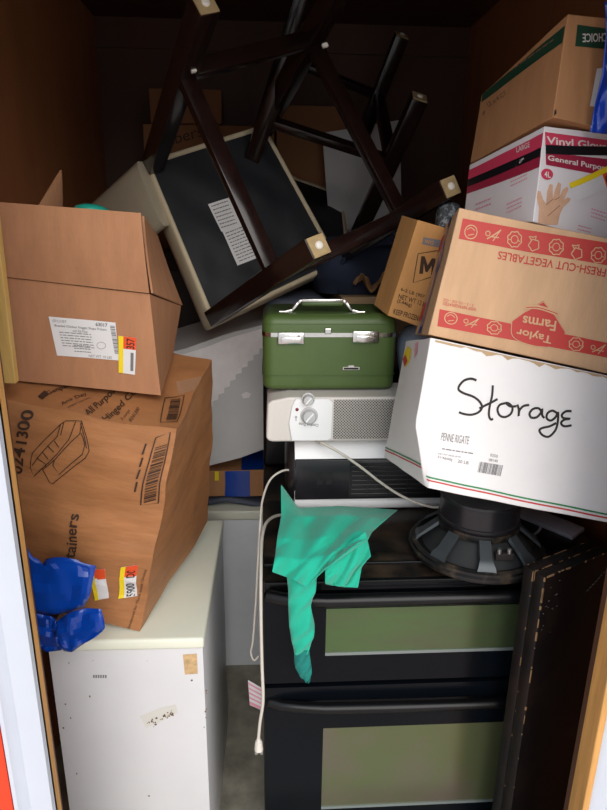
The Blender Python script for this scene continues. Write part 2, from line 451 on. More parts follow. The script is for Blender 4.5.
# outside face: orange metal wall, white casing round the opening, bare pine edge inside it
struct('wall_outside', MB().box((-2.6, YD - .02, -.02), (JL - .056, YD + .008, 3.2)).box((JR + .076, YD - .02, -.02), (2.8, YD + .008, 3.2))
       .box((JL - .085, YD - .02, HEAD + .085), (JR + .085, YD + .008, 3.2)), M_orange_wall)
def casing(x0, x1):
    s = 1 if x1 > x0 else -1
    prof = [(0, .012), (0, -.006), (.012, -.012), (.030, -.016), (.032, -.010), (.038, -.012), (.046, -.024), (.052, -.024), (.055, .008)]
    mb = MB()
    mb.prism([(x0 + s * a, YD + b) for a, b in prof], 0, HEAD + .08)
    return mb
struct('trim_1', casing(JL, JL - 1), M_jamb, smooth=40)
struct('trim_2', casing(JR + .010, JR + 1), M_jamb, smooth=40)
struct('trim_3', MB().box((JL, YD - .015, HEAD), (JR + .01, YD + .008, HEAD + .08)), M_jamb)
struct('trim_4', MB().box((JL - .012, YD + .004, 0), (JL, YD + .030, HEAD), bevel=.002), M_wood_pale)
struct('trim_5', MB().box((JR, YD - .012, 0), (JR + .012, YD + .030, HEAD), bevel=.002), M_wood_pale)
# faint seam of the panelling at the back
struct('trim_6', MB().box((XL, YB - .012, 2.27), (XR, YB, 2.285)), M_wall)

# ================================================================== WHITE CABINET (left)
cab = thing('white_cabinet', 'worn white laminate cabinet under the crumpled brown container box', 'cabinet', (-0.3095, 1.389, 0), (0, 0, math.radians(-.6)))
CW, CD, CH = .342, .535, .75
MB().box((-CW / 2 + .006, -CD / 2 + .008, 0), (CW / 2 - .004, CD / 2, CH - .028), bevel=.002).build('cabinet_body', M_white_lam, cab, smooth=40)
MB().box((-CW / 2, -CD / 2, CH - .028), (CW / 2, CD / 2 + .01, CH), bevel=.007, seg=3).build('cabinet_top', M_white_top, cab, smooth=40)
def on_front(root, lx0, lx1, y, pts, name, m, off=.0008):
    """flat mark on a vertical front plane, points given in the photo"""
    Mi = mw(root).inverted(); mb = MB()
    for poly in pts:
        vs = []
        for p in poly:
            q = Mi @ atY(p[0], p[1], (mw(root) @ Vector((0, y, 0))).y); q.y = y - off; vs.append(mb.bm.verts.new(q))
        mb.bm.faces.new(vs)
    return mb.build(name, m, root)
yf = -CD / 2 + .008
o = on_front(cab, 0, 0, yf, [[(183, 654), (197, 653), (198, 673), (185, 674)]], 'sticker_residue', M_residue, .0006)
o['label'] = 'tan torn sticker residue'
rg = random.Random(3); chips = []
for i in range(46):
    if i < 30:
        t = rg.random(); x = 144 + t * 30 + rg.gauss(0, 2); y = 726 - t * 14 + rg.gauss(0, 2.6)
    else:
        x = rg.uniform(60, 208); y = rg.uniform(660, 806)
        if i % 3 == 0: x = rg.uniform(204, 207); y = rg.uniform(690, 740)
    r = rg.uniform(.35, 1.1)
    chips.append([(x + r * math.cos(a) * rg.uniform(.6, 1.4), y + r * math.sin(a) * rg.uniform(.6, 1.4)) for a in (0, 1, 2.1, 3.1, 4.2, 5.2)])
tag(on_front(cab, 0, 0, yf, chips, 'paint_chips', M_rust), kind='stuff')
on_front(cab, 0, 0, yf, [[(140, 716), (160, 708), (176, 704), (178, 712), (160, 722), (146, 728)]], 'yellowed_scuff', M_scuff, .0004)
on_front(cab, 0, 0, yf, [[(93 + i * 2.4, 675), (94.6 + i * 2.4, 675), (94.6 + i * 2.4, 678), (93 + i * 2.4, 678)] for i in range(6)], 'stamped_mark', M_ink_grey, .0006)

# ================================================================== LOW WHITE CABINET behind
c2 = thing('low_white_cabinet', 'low white cabinet at the end of the floor gap behind the stove', 'cabinet', (0.03, 2.13, 0))
MB().box((-.25, -.205, 0), (.14, .2, .615), bevel=.002).build('cabinet_body', M_white_cab, c2)
MB().box((-.26, -.215, .615), (.15, .21, .65), bevel=.006, seg=3).build('cabinet_top', M_white_top, c2, smooth=40)
tag(MB().grid(lambda u, v: Vector((-.22 + .40 * u, 1.95 + .25 * v, .664 + .010 * noise.noise(Vector((u * 5, v * 4, 1))) + .012 * math.sin(u * 9) * (1 - v))), 24, 12)
    .build('plastic_sheet', M_greyblue, smooth=60, solid=.016), 'grey-blue folded sheet lying on the low white cabinet', 'sheet')
MATS['grey_blue_cloth'].node_tree.nodes['Principled BSDF'].inputs['Roughness'].default_value = .6
tb = Carton('taped_carton', 'brown carton bound with blue tape under the big white carton', 'box', (-.03, 2.09, .735), (0, 0, 0), (.40, .26, .10), M_card_c, amp=.004, seed=5)
tb.draw('F', D2().poly([(225, 440), (250, 440), (250, 500), (225, 500)]), 'tape_strip', M_blue_tape, .003)
tb.draw('F', D2().poly([(215, 462), (219, 461), (218.5, 480), (214.5, 480)]), 'yellow_sticker', M_yellow, .002)
tb.draw('T', D2().poly([(.34, .0), (.56, 0), (.56, 1), (.34, 1)]), 'tape_strip', M_blue_tape, .003, unit=True)

# ================================================================== BIG WHITE CARTON behind
def bigw(a, b, c):
    return Vector((0, 0.012 * math.sin(a * 7) * (1 - b), 0.006 * math.sin(a * 9 + 2) * c))
W = Carton('white_carton', 'large scuffed white carton tilted behind the green case', 'box', (.0, 2.1, 1.05), (0, -13, 0), (.60, .36, .44), M_white_big,
           world=dict(LFT=atY(120, 367, 1.90), LFB=atY(130, 492, 1.90), RFT=atY(300, 314, 1.97), RFB=atY(300, 437, 1.97),
                      LKT=atY(120, 367, 1.90) + Vector((-.02, .36, .02)), LKB=atY(130, 492, 1.90) + Vector((-.02, .36, .02)),
                      RKT=atY(300, 314, 1.97) + Vector((-.02, .34, .02)), RKB=atY(300, 437, 1.97) + Vector((-.02, .34, .02))), amp=.004, seed=2, n=14, extra=bigw)
zz = []
a0 = (284, 322); a1 = (208, 408)
for i in range(27):
    t = i / 26
    zz.append((a0[0] + (a1[0] - a0[0]) * t + (1.6 if i % 2 else -1.2), a0[1] + (a1[1] - a0[1]) * t + (1.0 if i % 2 else -.6)))
W.draw('F', D2().poly(zz + [(150, 420), (150, 362), (210, 346)]), 'torn_top_layer', M_white_torn, .0008)
W.draw('F', D2().poly([(242, 394), (247, 391), (252, 393), (250, 397), (244, 398)]), 'paper_scrap', M_white_torn, .0015)

# ================================================================== BACK STACK
drs = thing('dark_dresser', 'dark wooden dresser against the back wall under the brown cartons', 'dresser', (0.02, 2.59, 0))
MB().box((-.56, -.2, .04), (.56, .19, 1.47), bevel=.003).build('dresser_body', M_dresser, drs)
MB().box((-.58, -.215, 1.47), (.58, .2, 1.5), bevel=.004).build('dresser_top', M_dresser, drs)
for k in range(3):
    d_ = MB().box((-.52, -.215, .12 + k * .45), (.52, -.2, .53 + k * .45), bevel=.004).build('drawer', M_dresser, drs)
    MB().tube([(-.08, -.222, .33 + k * .45), (-.07, -.24, .33 + k * .45), (.07, -.24, .33 + k * .45), (.08, -.222, .33 + k * .45)], .006).build('handle', M_steel, d_)
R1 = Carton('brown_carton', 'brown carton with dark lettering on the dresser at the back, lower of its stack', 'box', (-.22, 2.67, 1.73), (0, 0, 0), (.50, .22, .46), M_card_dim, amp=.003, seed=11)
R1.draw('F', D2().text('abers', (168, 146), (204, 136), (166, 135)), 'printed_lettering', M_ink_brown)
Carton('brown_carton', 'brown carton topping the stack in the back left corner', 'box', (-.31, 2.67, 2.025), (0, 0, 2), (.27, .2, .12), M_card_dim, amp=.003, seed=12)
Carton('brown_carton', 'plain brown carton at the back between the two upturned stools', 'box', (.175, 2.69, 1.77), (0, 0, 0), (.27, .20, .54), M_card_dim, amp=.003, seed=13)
wp = Carton('white_carton', 'white carton standing at the back behind the second stool', 'box', (.375, 2.51, 1.71), (0, -4, -10), (.25, .10, .42), M_white_big, amp=.002, seed=14,
            fix=dict(LFT=(322, 133), RFT=(400, 120), LFB=(330, 232), RFB=(402, 222)))
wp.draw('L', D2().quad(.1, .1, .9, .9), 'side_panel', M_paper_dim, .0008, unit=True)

# ================================================================== STUFF ON TOP behind the case
tall = Carton('beige_carton', 'tall beige carton standing behind the stove and the green case', 'box', (.39, 1.98, .70), (0, 0, 0), (.34, .34, 1.40), M_card_beige, amp=.002, seed=15)
def pillow(cx, cy, z0, w, d, h, seed, amp=.02, ex=.45):
    def fn(u, v):
        th = (u - .5) * 2 * PI; ph = (v - .5) * PI
        sp = lambda x, e: math.copysign(abs(x) ** e, x)
        p = Vector((sp(math.cos(ph), ex) * sp(math.cos(th), ex) * w / 2, sp(math.cos(ph), ex) * sp(math.sin(th), ex) * d / 2, sp(math.sin(ph), ex) * h / 2))
        p += noise.noise_vector(p * 9 + Vector((seed, 0, 0))) * amp * Vector((1, 1, .6)).length * .5
        if p.z < -h * .35: p.z = -h / 2
        return p + Vector((cx, cy, z0 + h / 2))
    mb = MB().grid(fn, 40, 20); bmesh.ops.remove_doubles(mb.bm, verts=mb.bm.verts[:], dist=1e-5); return mb
nav = thing('navy_duffel_bag', 'dark navy cloth bag behind the green case, under the stool legs', 'bag', (.345, 2.0, 1.40))
pillow(0, 0, 0, .40, .28, .17, 1).build('bag_body', M_navy, nav, smooth=60)
MB().tube(catmull([(-.13, -.13, .08), (-.10, -.155, .12), (-.03, -.15, .15), (.05, -.145, .15), (.09, -.155, .12), (.11, -.13, .08)]), .008).build('carry_strap', M_navy, nav, smooth=60)
tag(pillow(.09, 2.03, 1.31, .20, .24, .08, 4, amp=.014).build('folded_blanket', M_greyblue, smooth=60),
    'grey-blue folded blanket lying on the large white carton behind the green case', 'blanket')
def crumpled(cx, cy, z0, w, d, h, seed):
    return lambda u, v: Vector((cx + (u - .5) * w, cy + (v - .5) * d, z0 + h * (.5 + .5 * noise.noise(Vector((u * 4 + seed, v * 3, seed)))) + .02 * math.sin(u * 9)))
tag(MB().grid(crumpled(.315, 1.845, 1.405, .11, .09, .07, 3), 16, 12).build('crumpled_paper', M_kraft, solid=.002), 'crumpled brown kraft paper on the beige carton', 'paper')

# ================================================================== BAR STOOLS
def stool_root(M, label):
    return thing('bar_stool', label, 'stool', M=M, group='upturned bar stools')
pxs = dict(LKB=(150, 165, 1.853), LFB=(213, 320, 1.762), RFB=(335, 262, 1.954), RKB=(262, 130, 2.046),
           LKT=(205, 4, 1.355), LFT=(318, 246, 1.254), RFT=(450, 187, 1.428), RKT=(345, -25, 1.529))
PW = {k: atY(*v) for k, v in pxs.items()}
Ms = Matrix.Translation(sum((PW[k] for k in PW if k[2] == 'B'), Vector()) / 4) @ Euler([math.radians(a) for a in (65.83, -18.01, 30.38)]).to_matrix().to_4x4()
Mi = Ms.inverted(); P = {k: Mi @ v for k, v in PW.items()}
st = stool_root(Ms, 'nearest upturned dark bar stool with beige seat and legs towards the doorway')
ctr = lambda n: P[n]
def seat_pt(sx, sy, z, g=0):
    A = {(-1, -1): P['LFB'], (1, -1): P['RFB'], (-1, 1): P['LKB'], (1, 1): P['RKB']}
    u, v = (sx + 1) / 2, (sy + 1) / 2
    p = A[-1, -1] * (1 - u) * (1 - v) + A[1, -1] * u * (1 - v) + A[-1, 1] * (1 - u) * v + A[1, 1] * u * v
    return Vector((p.x, p.y, p.z * .5 + z))
# cushion: rounded slab, underside rim wraps over the edge and leaves the black underside recessed
def ring(k, z, rnd=.06):
    """closed outline of the seat scaled by k with rounded corners"""
    out = []
    for (cx, cy), a0 in (((1, -1), -90), ((1, 1), 0), ((-1, 1), 90), ((-1, -1), 180)):
        for j in range(6):
            a = math.radians(a0 + j * 18)
            sx = cx * (1 - rnd) + rnd * math.cos(a); sy = cy * (1 - rnd) + rnd * math.sin(a)
            out.append(seat_pt(sx * k, sy * k, z))
    return out
mb = MB(); rows = []
for k, z in ((.99, -.004), (.995, .008), (1.01, .012), (1.045, .011), (1.06, .002), (1.07, -.02), (1.075, -.05), (1.06, -.075), (1.0, -.092), (.9, -.10), (.5, -.108), (.0, -.11)):
    rows.append([mb.bm.verts.new(p) for p in ring(max(k, .001), z)])
for A, B in zip(rows, rows[1:]):
    n_ = len(A)
    for i in range(n_): mb.bm.faces.new((A[i], A[(i + 1) % n_], B[(i + 1) % n_], B[i]))
bmesh.ops.recalc_face_normals(mb.bm, faces=mb.bm.faces[:])
mb.build('seat_cushion', M_beige_fabric, st, smooth=70)
def under(u, v):
    p = seat_pt((u * 2 - 1) * .995, (v * 2 - 1) * .995, .004)
    p.z += .006 * noise.noise(Vector((u * 5, v * 5, 2))) * min(1, 8 * u, 8 * v, 8 * (1 - u), 8 * (1 - v))
    return p
und = MB().grid(under, 24, 24).build('seat_underside', M_under, st, smooth=60)
# paper labels stapled on the underside
HS = homog([tuple(proj(Ms @ seat_pt(sx, sy, .006))) for sx, sy in ((-1, -1), (1, -1), (1, 1), (-1, 1))], [(-1, -1), (1, -1), (1, 1), (-1, 1)])
def undl(px, lift):
    q = HS @ np.array([px[0], px[1], 1.0]); sx, sy = q[0] / q[2], q[1] / q[2]
    p = seat_pt(sx, sy, .004 + lift); u, v = (sx + 1) / 2, (sy + 1) / 2
    p.z += .006 * noise.noise(Vector((u * 5, v * 5, 2))) * min(1, 8 * u, 8 * v, 8 * (1 - u), 8 * (1 - v))
    return p
def ul(polys, name, m, lift):
    mb = MB()
    for q in polys: mb.bm.faces.new([mb.bm.verts.new(undl(p, lift)) for p in q])
    return mb.build(name, m, und)
def sq(a, b, c, n=5):
    out = []
    L2 = lambda s, t: (a[0] + (b[0] - a[0]) * s + (c[0] - a[0]) * t, a[1] + (b[1] - a[1]) * s + (c[1] - a[1]) * t)
    for i in range(n):
        for j in range(n): out.append([L2(i / n, j / n), L2((i + 1) / n, j / n), L2((i + 1) / n, (j + 1) / n), L2(i / n, (j + 1) / n)])
    return out
ul(sq((206, 199), (232, 191.5), (219, 226)), 'paper_label', M_paper, .0026)
ul(sq((212, 208), (241, 197), (236, 261), 7), 'paper_label', M_paper, .0018)
ln = []
def lines(a, b, c, n, k0=0.08, k1=.92, seed=0, th=.28):
    """n rows of tiny print in the parallelogram a (top-left) b (top-right) c (bottom-left)"""
    rg = random.Random(seed); out = []
    for i in range(n):
        t = (i + .5) / n; x = k0
        while x < k1:
            w = rg.uniform(.05, .16); e = min(k1, x + w)
            pt = lambda s, tt: (a[0] + (b[0] - a[0]) * s + (c[0] - a[0]) * tt, a[1] + (b[1] - a[1]) * s + (c[1] - a[1]) * tt)
            h = th * .5 / n
            out.append([pt(x, t - h), pt(e, t - h), pt(e, t + h), pt(x, t + h)]); x = e + .025
    return out
ul(lines((207, 200), (226, 194), (218, 224), 7, seed=1) + lines((220, 227), (246, 217), (236, 259), 10, seed=2) + lines((234, 204), (240, 202), (258, 246), 9, seed=3),
   'printed_lettering', M_ink_grey, .0034)
# loose beige cover hanging off the seat corner
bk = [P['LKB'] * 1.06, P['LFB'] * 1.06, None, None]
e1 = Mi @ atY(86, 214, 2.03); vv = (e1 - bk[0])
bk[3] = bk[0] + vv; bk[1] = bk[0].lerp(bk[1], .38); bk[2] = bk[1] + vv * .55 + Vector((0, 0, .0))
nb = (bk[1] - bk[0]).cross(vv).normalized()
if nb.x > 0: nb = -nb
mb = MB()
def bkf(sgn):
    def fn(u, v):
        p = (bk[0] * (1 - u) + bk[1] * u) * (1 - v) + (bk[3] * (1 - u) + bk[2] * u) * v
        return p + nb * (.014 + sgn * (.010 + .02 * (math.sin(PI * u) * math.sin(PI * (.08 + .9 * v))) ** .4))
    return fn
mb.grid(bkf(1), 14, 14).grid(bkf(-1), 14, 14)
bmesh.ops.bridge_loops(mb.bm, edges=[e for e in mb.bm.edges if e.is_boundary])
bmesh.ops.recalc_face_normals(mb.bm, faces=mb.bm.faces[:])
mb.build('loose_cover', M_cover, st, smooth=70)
def leg_bar(a, b, root, w=.047):
    mb = MB(); mb.bar(a, b, w, w, up=(1, 0, 0), bevel=.003)
    lg = mb.build('leg', M_espresso, root, smooth=40)
    d = (b - a).normalized()
    fp = MB().bar(b, b + d * .004, w * .9, w * .9, up=(1, 0, 0), bevel=.001).build('foot_pad', M_felt, lg)
    MB().lathe([(0, .0045), (.006, .0045), (.0085, .003), (.009, 0), (0, 0)], 16, M=Matrix.Translation(b + d * .004) @ d.to_track_quat('Z', 'Y').to_matrix().to_4x4()).build('glide', M_glide, lg, smooth=50)
    return lg
for k in ('LF', 'RF', 'LK', 'RK'): leg_bar(P[k + 'B'] * .975 + Vector((0, 0, .004)), P[k + 'T'], st)
for a, b, fr in (('LK', 'RK', .67), ('LK', 'LF', .67), ('RK', 'RF', .67), ('LF', 'RF', .67)):
    q = [P[n + 'B'] * .975 * (1 - fr) + P[n + 'T'] * fr for n in (a, b)]
    MB().bar(q[0], q[1], .040, .024, up=(0, 0, 1), bevel=.003).build('stretcher', M_espresso, st, smooth=40)
for px in ((193.5, 70.5), (325, 45.5)):
    w0 = Mi @ atY(px[0], px[1], PW['LKT'].y + (.13 if px[0] < 300 else .12))
    MB().box((-.006, -.004, -.003), (.006, .004, .003), M=Matrix.Translation(w0)).build('corner_sticker', M_glide, st)
def dup(root, M, label):
    r = root.copy(); COL.objects.link(r); r.matrix_world = M; r['label'] = label
    for ch in list(root.children):
        if ch.name.startswith(('loose_cover', 'corner_sticker')): continue
        c = ch.copy(); COL.objects.link(c); c.parent = r
        for g in list(ch.children):
            d = g.copy(); COL.objects.link(d); d.parent = c
    return r
ma = lambda e: Euler([math.radians(a) for a in e]).to_matrix()
off2 = Vector((.1779, 2.214, 1.9195)) + ma((32.44, 16.96, 5.42)) @ Vector((0, 0, -.301)) + Vector((0, 0, -.03))
st2 = dup(st, Matrix.Translation(off2) @ ma((32.44, 16.96, 5.42)).to_4x4(), 'second upturned dark stool deep in shadow behind the nearer stool')
st2['label'] = 'upturned dark bar stool in deep shadow behind the nearest stool'

# ================================================================== BROWN CONTAINER BOX (B)
def bext(a, b, c):
    q = Vector((a * 3.1, b * 2.2, c * 3.4))
    v = Vector((0, 0, 0))
    fold = lambda t: abs(((t) % 1.0) - .5) * 2
    v.y += .009 * fold(c * 2.6 + a * .5) + .006 * fold(c * 6.3 - a * 1.3) - .022 * math.sin(PI * c) * math.sin(PI * a) * (1 - b)
    v.x += .004 * math.sin(PI * c) * a
    v.z += -.004 * math.sin(PI * a) * c * (1 - .5 * b) + .003 * fold(a * 2 + b * 1.7) * c
    return v
Bx = Carton('container_box', 'large crumpled brown box of hinged containers on the white cabinet', 'box', (-.3892, 1.3315, 1.044), (6.03, 9.58, -7.8), (.3965, .3883, .4694), M_card_b,
            fix=dict(RFT=(174, 434), RKT=(211, 362), RKB=(207, 524), RFB=(139, 634), LFT=(-25, 396)), world=dict(LKT=lambda W: W['LFT'] + W['RKT'] - W['RFT']), amp=.006, freq=7, seed=21, n=22, extra=bext, bevel=0)
for k, m_ in (('F', None),):
    ink = D2()
    ink.text('0241300', (20, 474), (30.5, 411), (8, 472), .02)
    ink.text('Hinged Containers', (71, 630), (84, 512), (57, 628.5), .015)
    ink.text('e', (53, 565), (54, 557), (44, 564), .015)
    # drawing of an opened clamshell container
    for s_ in ([(29, 466), (32, 452), (57, 424), (62, 421), (77, 421), (87, 449), (84, 455), (51, 482), (48, 481), (42, 468)],
               [(29, 466), (32, 476), (57, 452), (66, 440), (71, 422)], [(32, 476), (42, 466)], [(57, 424), (55, 436), (38, 456), (31, 464)], [(60, 422), (58, 435)],
               [(77, 421), (76, 434), (55, 457), (53, 462), (58, 472), (81, 452), (82, 444), (77, 433)], [(76, 423), (84, 447)], [(42, 468), (56, 456)],
               [(38, 456), (46, 461), (46, 465)], [(43, 450), (49, 456)], [(48, 445), (54, 450)], [(53, 440), (58, 446)]):
        ink.stroke(s_, .8, smooth=0)
    # bar-code panel, right edge
    ink.stroke([(151, 441), (167, 437), (155, 507), (138, 507)], 1.3, smooth=0, closed=True)
    ink.barcode((164, 448), (153, 503), (152, 450), seed=4)
    for i in range(4): ink.poly([(134 + 1.5 * i, 490 - 12 * i), (136 + 1.5 * i, 490 - 12 * i), (138 + 1.5 * i, 481 - 12 * i), (136 + 1.5 * i, 481 - 12 * i)])
    ink.text('Manufactured for North America, Carolina', (128, 632), (147, 572), (125, 631))
    Bx.draw('F', ink, 'printed_lettering', M_ink_brown, .0024)
top = D2()
top.text('Genpak', (46, 399), (70, 388), (42, 395), .01)
top.poly([(34, 399), (42, 393), (46, 397), (38, 402)])
top.text('Anit Dey', (60, 410), (84, 396), (57, 406)); top.text('Hinged Container', (66, 412), (88, 399), (65, 410))
top.text('All Purpose', (86, 420), (118, 392), (80, 414), .012); top.text('Hinged Co', (104, 424), (136, 396), (98, 418), .012)
top.text('3 compt', (119, 421), (128, 412), (117, 418)); top.text('8241300', (127, 423), (138, 411), (125, 420))
top.stroke([(164, 399), (184, 398), (174, 426), (157, 427)], 1.0, smooth=0, closed=True)
top.barcode((170, 401), (163, 425), (180, 400.5), seed=9, n=20)
Bx.draw('T', top, 'printed_lettering', M_ink_brown, .0022)
Bx.draw('T', D2().poly([(176, 384), (206, 380), (204, 394), (178, 396)]), 'packing_tape', M_clear_tape, .0012)
def price_tag(box, face, q, text, tx, par=None):
    """q: four corners tl,tr,br,bl in the photo; yellow strip | orange cap | white field"""
    tl, tr, br, bl = [Vector((p[0], p[1], 0)) for p in q]
    mix = lambda u, v: tuple(((tl * (1 - u) + tr * u) * (1 - v) + (bl * (1 - u) + br * u) * v).xy)
    R = lambda u0, v0, u1, v1: D2().poly([mix(u0, v0), mix(u1, v0), mix(u1, v1), mix(u0, v1)])
    lab = box.draw(face, R(0, 0, 1, 1), 'price_tag', M_paper, .0018, label='white, yellow and orange inventory sticker')
    box.draw(face, R(0, 0, .28, 1), 'yellow_strip', M_yellow, .0024, parent=lab)
    box.draw(face, R(.28, 0, 1, .33), 'orange_cap', M_orange, .0024, parent=lab)
    t = D2()
    for s_, a in text: t.text(s_, mix(*a[0]), mix(*a[1]), mix(*a[2]), .01)
    box.draw(face, t, 'printed_lettering', M_ink, .003, parent=lab)
price_tag(Bx, 'F', [(120, 567), (137, 566), (134, 600), (115, 600)], [('5900', ((.9, .98), (.9, .52), (.4, .98))), ('D05', ((.9, .36), (.9, .06), (.4, .36)))], None)
price_tag(Bx, 'F', [(88, 568), (104, 567), (106, 599), (92, 600)], [('2', ((.18, .2), (.18, .1), (.05, .2)))], None)

def on_top(box, p, lift=.0):
    """slide p straight up or down on to the top plane of a carton"""
    a, b, c = [box.W[k] for k in ('LFT', 'RFT', 'LKT')]; n = (b - a).cross(c - a).normalized()
    return p + Vector((0, 0, -(p - a).dot(n) / n.z + lift))
# ================================================================== OPEN BROWN BOX (A) on top of it
A_ = Carton('open_cardboard_box', 'open tan cardboard box with a white shipping label and upright flaps', 'box', (-.3492, 1.2956, 1.3859), (-6.17, 3.64, .44), (.2805, .289, .1893), M_card_a,
            fix=dict(LFT=(1, 277, 1.205), RFT=(150, 294, 1.195), RFB=(161, 395, 1.205), LFB=(18, 381, 1.215), RKB=(172, 361), RKT=(181, 306)),
            world=dict(LKB=lambda W: on_top(Bx, W['LKB'], .004)), amp=.0012, freq=6, seed=31, n=8, faces='FLRKB', bevel=0)
sm = A_.body.modifiers.new('board', 'SOLIDIFY'); sm.thickness = .004; sm.offset = -1
for p in A_.body.data.polygons: p.use_smooth = False
def flap(box, a, b, c, d, name='flap', bulge=.006):
    """a,b on the crease (local), c above b, d above a"""
    def fn(u, v):
        p = (a * (1 - u) + b * u) * (1 - v) + (d * (1 - u) + c * u) * v
        n = (b - a).cross(d - a).normalized()
        return p + n * (bulge * math.sin(PI * v) * (.6 + .4 * math.sin(3 * u)))
    o = MB().grid(fn, 8, 8).build(name, MATS['cardboard_tan'], box.root, solid=.004)
    return o
L_ = lambda px, py, Y: A_.Mi @ atY(px, py, Y)
WA = A_.W
flap(A_, A_.c['LFT'] + Vector((0, -.002, .002)), A_.c['RFT'] + Vector((-.001, -.002, .002)), L_(141, 213, WA['RFT'].y - .015), L_(-1, 202, WA['LFT'].y - .015))
flap(A_, A_.c['RFT'] + Vector((.003, .006, .002)), A_.c['RKT'] + Vector((.002, 0, .002)), L_(157, 236, WA['RKT'].y + .01), L_(143, 216, WA['RFT'].y + .02), bulge=-.003)
flap(A_, A_.c['LFT'] + Vector((.002, .01, .002)), A_.c['LKT'] + Vector((.002, -.01, .002)), L_(61, 170, WA['LKT'].y - .03), L_(31, 217, WA['LFT'].y + .12), bulge=.012)
lab = A_.draw('F', D2().poly([(49, 316), (116, 322), (119.5, 360), (57, 355)]), 'shipping_label', M_paper, .0012)
t = D2().text('(01)107', (53, 322), (67, 323.4), (53, 318.6)).text('63017', (96, 325.5), (108, 326.5), (96, 321.8), .03)
t.text('Breaded Chicken Nugget Shape Fritters', (55, 326.6), (107, 331), (55, 323.6), .012).text('with Rib Meat', (73, 331.5), (88, 332.8), (73, 328.8))
for q in lines((56, 330), (94, 333), (60, 346), 6, seed=5): t.poly(q)
for q in lines((72, 343), (92, 344.5), (73, 352), 3, seed=6): t.poly(q)
t.text('NET WT. 10 LBS', (89, 356.6), (112, 358.3), (89, 354))
t.stroke([(101.5 + 4.5 * math.cos(a * .524), 345 + 3.5 * math.sin(a * .524)) for a in range(12)], .4, smooth=0, closed=True)
t.barcode((110.5, 325), (115, 353), (115.3, 325.4), seed=12)
A_.draw('F', t, 'printed_lettering', M_ink_grey, .0017, parent=lab)
price_tag(A_, 'F', [(119, 335), (137, 337), (135.5, 374), (119, 372)], [('357', ((.92, .31), (.92, .04), (.46, .31)))], None)
A_.draw('F', D2().poly([(134.4, 352), (131.4, 351.8), (131, 370), (134, 370)]), 'bar_code', M_ink_grey, .003)
tub = thing('teal_plastic_tub', 'teal plastic tub standing inside the open tan cardboard box', 'tub', M=A_.M @ Matrix.Translation(A_.Mi @ Vector((atY(76, 203, 1.33).x, 1.33, A_.W['LFB'].z * .5 + A_.W['RKB'].z * .5 + .012))))
TH = atY(76, 202.5, 1.33).z - tub.matrix_world.translation.z
MB().lathe([(0, 0), (.028, 0), (.032, TH - .024), (.030, TH - .024), (.0, TH - .024)], 40).build('tub_body', M_teal_plastic, tub, smooth=40)
MB().lathe([(0, TH - .023), (.035, TH - .023), (.036, TH - .012), (.032, TH - .006), (.018, TH - .001), (0, TH)], 40).build('tub_lid', M_teal_plastic, tub, smooth=40)

# pine batten beside it
bt0 = atY(9, 382, 1.12); bt1 = atY(-14, 190, 1.10)
tag(MB().bar(bt0, bt1, .030, .018, up=(0, 1, 0), bevel=.0015).build('wooden_batten', M_batten), 'pale pine batten standing between the door frame and the open box', 'batten')

# ================================================================== BLUE TAPE WAD at the lower left of B
def wad(polyrows, Y, seed, amp):
    """rows of photo points (left..right) from top to bottom"""
    nr = len(polyrows)
    def fn(u, v):
        f = v * (nr - 1); i = min(int(f), nr - 2); t = f - i
        def row(r):
            g = u * (len(r) - 1); j = min(int(g), len(r) - 2); k = g - j
            return Vector((r[j][0] * (1 - k) + r[j + 1][0] * k, r[j][1] * (1 - k) + r[j + 1][1] * k, 0))
        p = row(polyrows[i]) * (1 - t) + row(polyrows[i + 1]) * t
        yy = Y - .004 * math.sin(PI * v) - .7 * amp * abs(math.sin(u * 5 + v * 3.3 + seed)) - .5 * amp * abs(math.sin(u * 2.2 - v * 5 + seed * 2)) + amp * noise.noise(Vector((u * 4 + seed, v * 4, seed))) + amp * .25 * noise.noise(Vector((u * 9, v * 7, seed)))
        return atY(p.x, p.y, yy)
    return fn
YT = 1.08
twr = thing('blue_tape', 'crumpled glossy blue tape stuck to the brown container box', 'tape', tuple(atY(60, 600, YT)))
tm = Matrix.Translation(twr.location).inverted()
def wadpart(rows, Y, seed, amp, nm, nu=13, nv=8):
    mb = MB().grid(wad(rows, Y, seed, amp), nu, nv); bmesh.ops.transform(mb.bm, matrix=tm, verts=mb.bm.verts[:])
    return mb.build(nm, M_blue_tape, twr, smooth=13, solid=.0012)
wadpart([[(26, 545), (32, 557), (39, 559), (42, 565), (47, 558), (60, 557), (76, 559), (82, 563), (96, 566)], [(28, 570), (60, 572), (94, 575)],
         [(31, 595), (60, 597), (90, 596)], [(34, 615), (58, 614), (84, 607)]], YT, 1, .007, 'tape_sheet')
wadpart([[(33, 613), (50, 616), (55, 618)], [(34, 630), (50, 632), (58, 634)], [(36, 645), (46, 652), (62, 650)]], YT - .006, 5, .010, 'tape_fold')
wadpart([[(56, 622), (70, 612), (86, 608), (101, 609)], [(54, 634), (74, 628), (104, 619)], [(58, 643), (76, 640), (105, 629)], [(64, 651), (72, 652), (80, 646), (97, 636)]], YT - .012, 9, .008, 'tape_tail')
SKY, SUN, SUNA, SUNEL, SUNAZ, EXPO = 1.45, 2.7, 50, 30, 14, -0.30
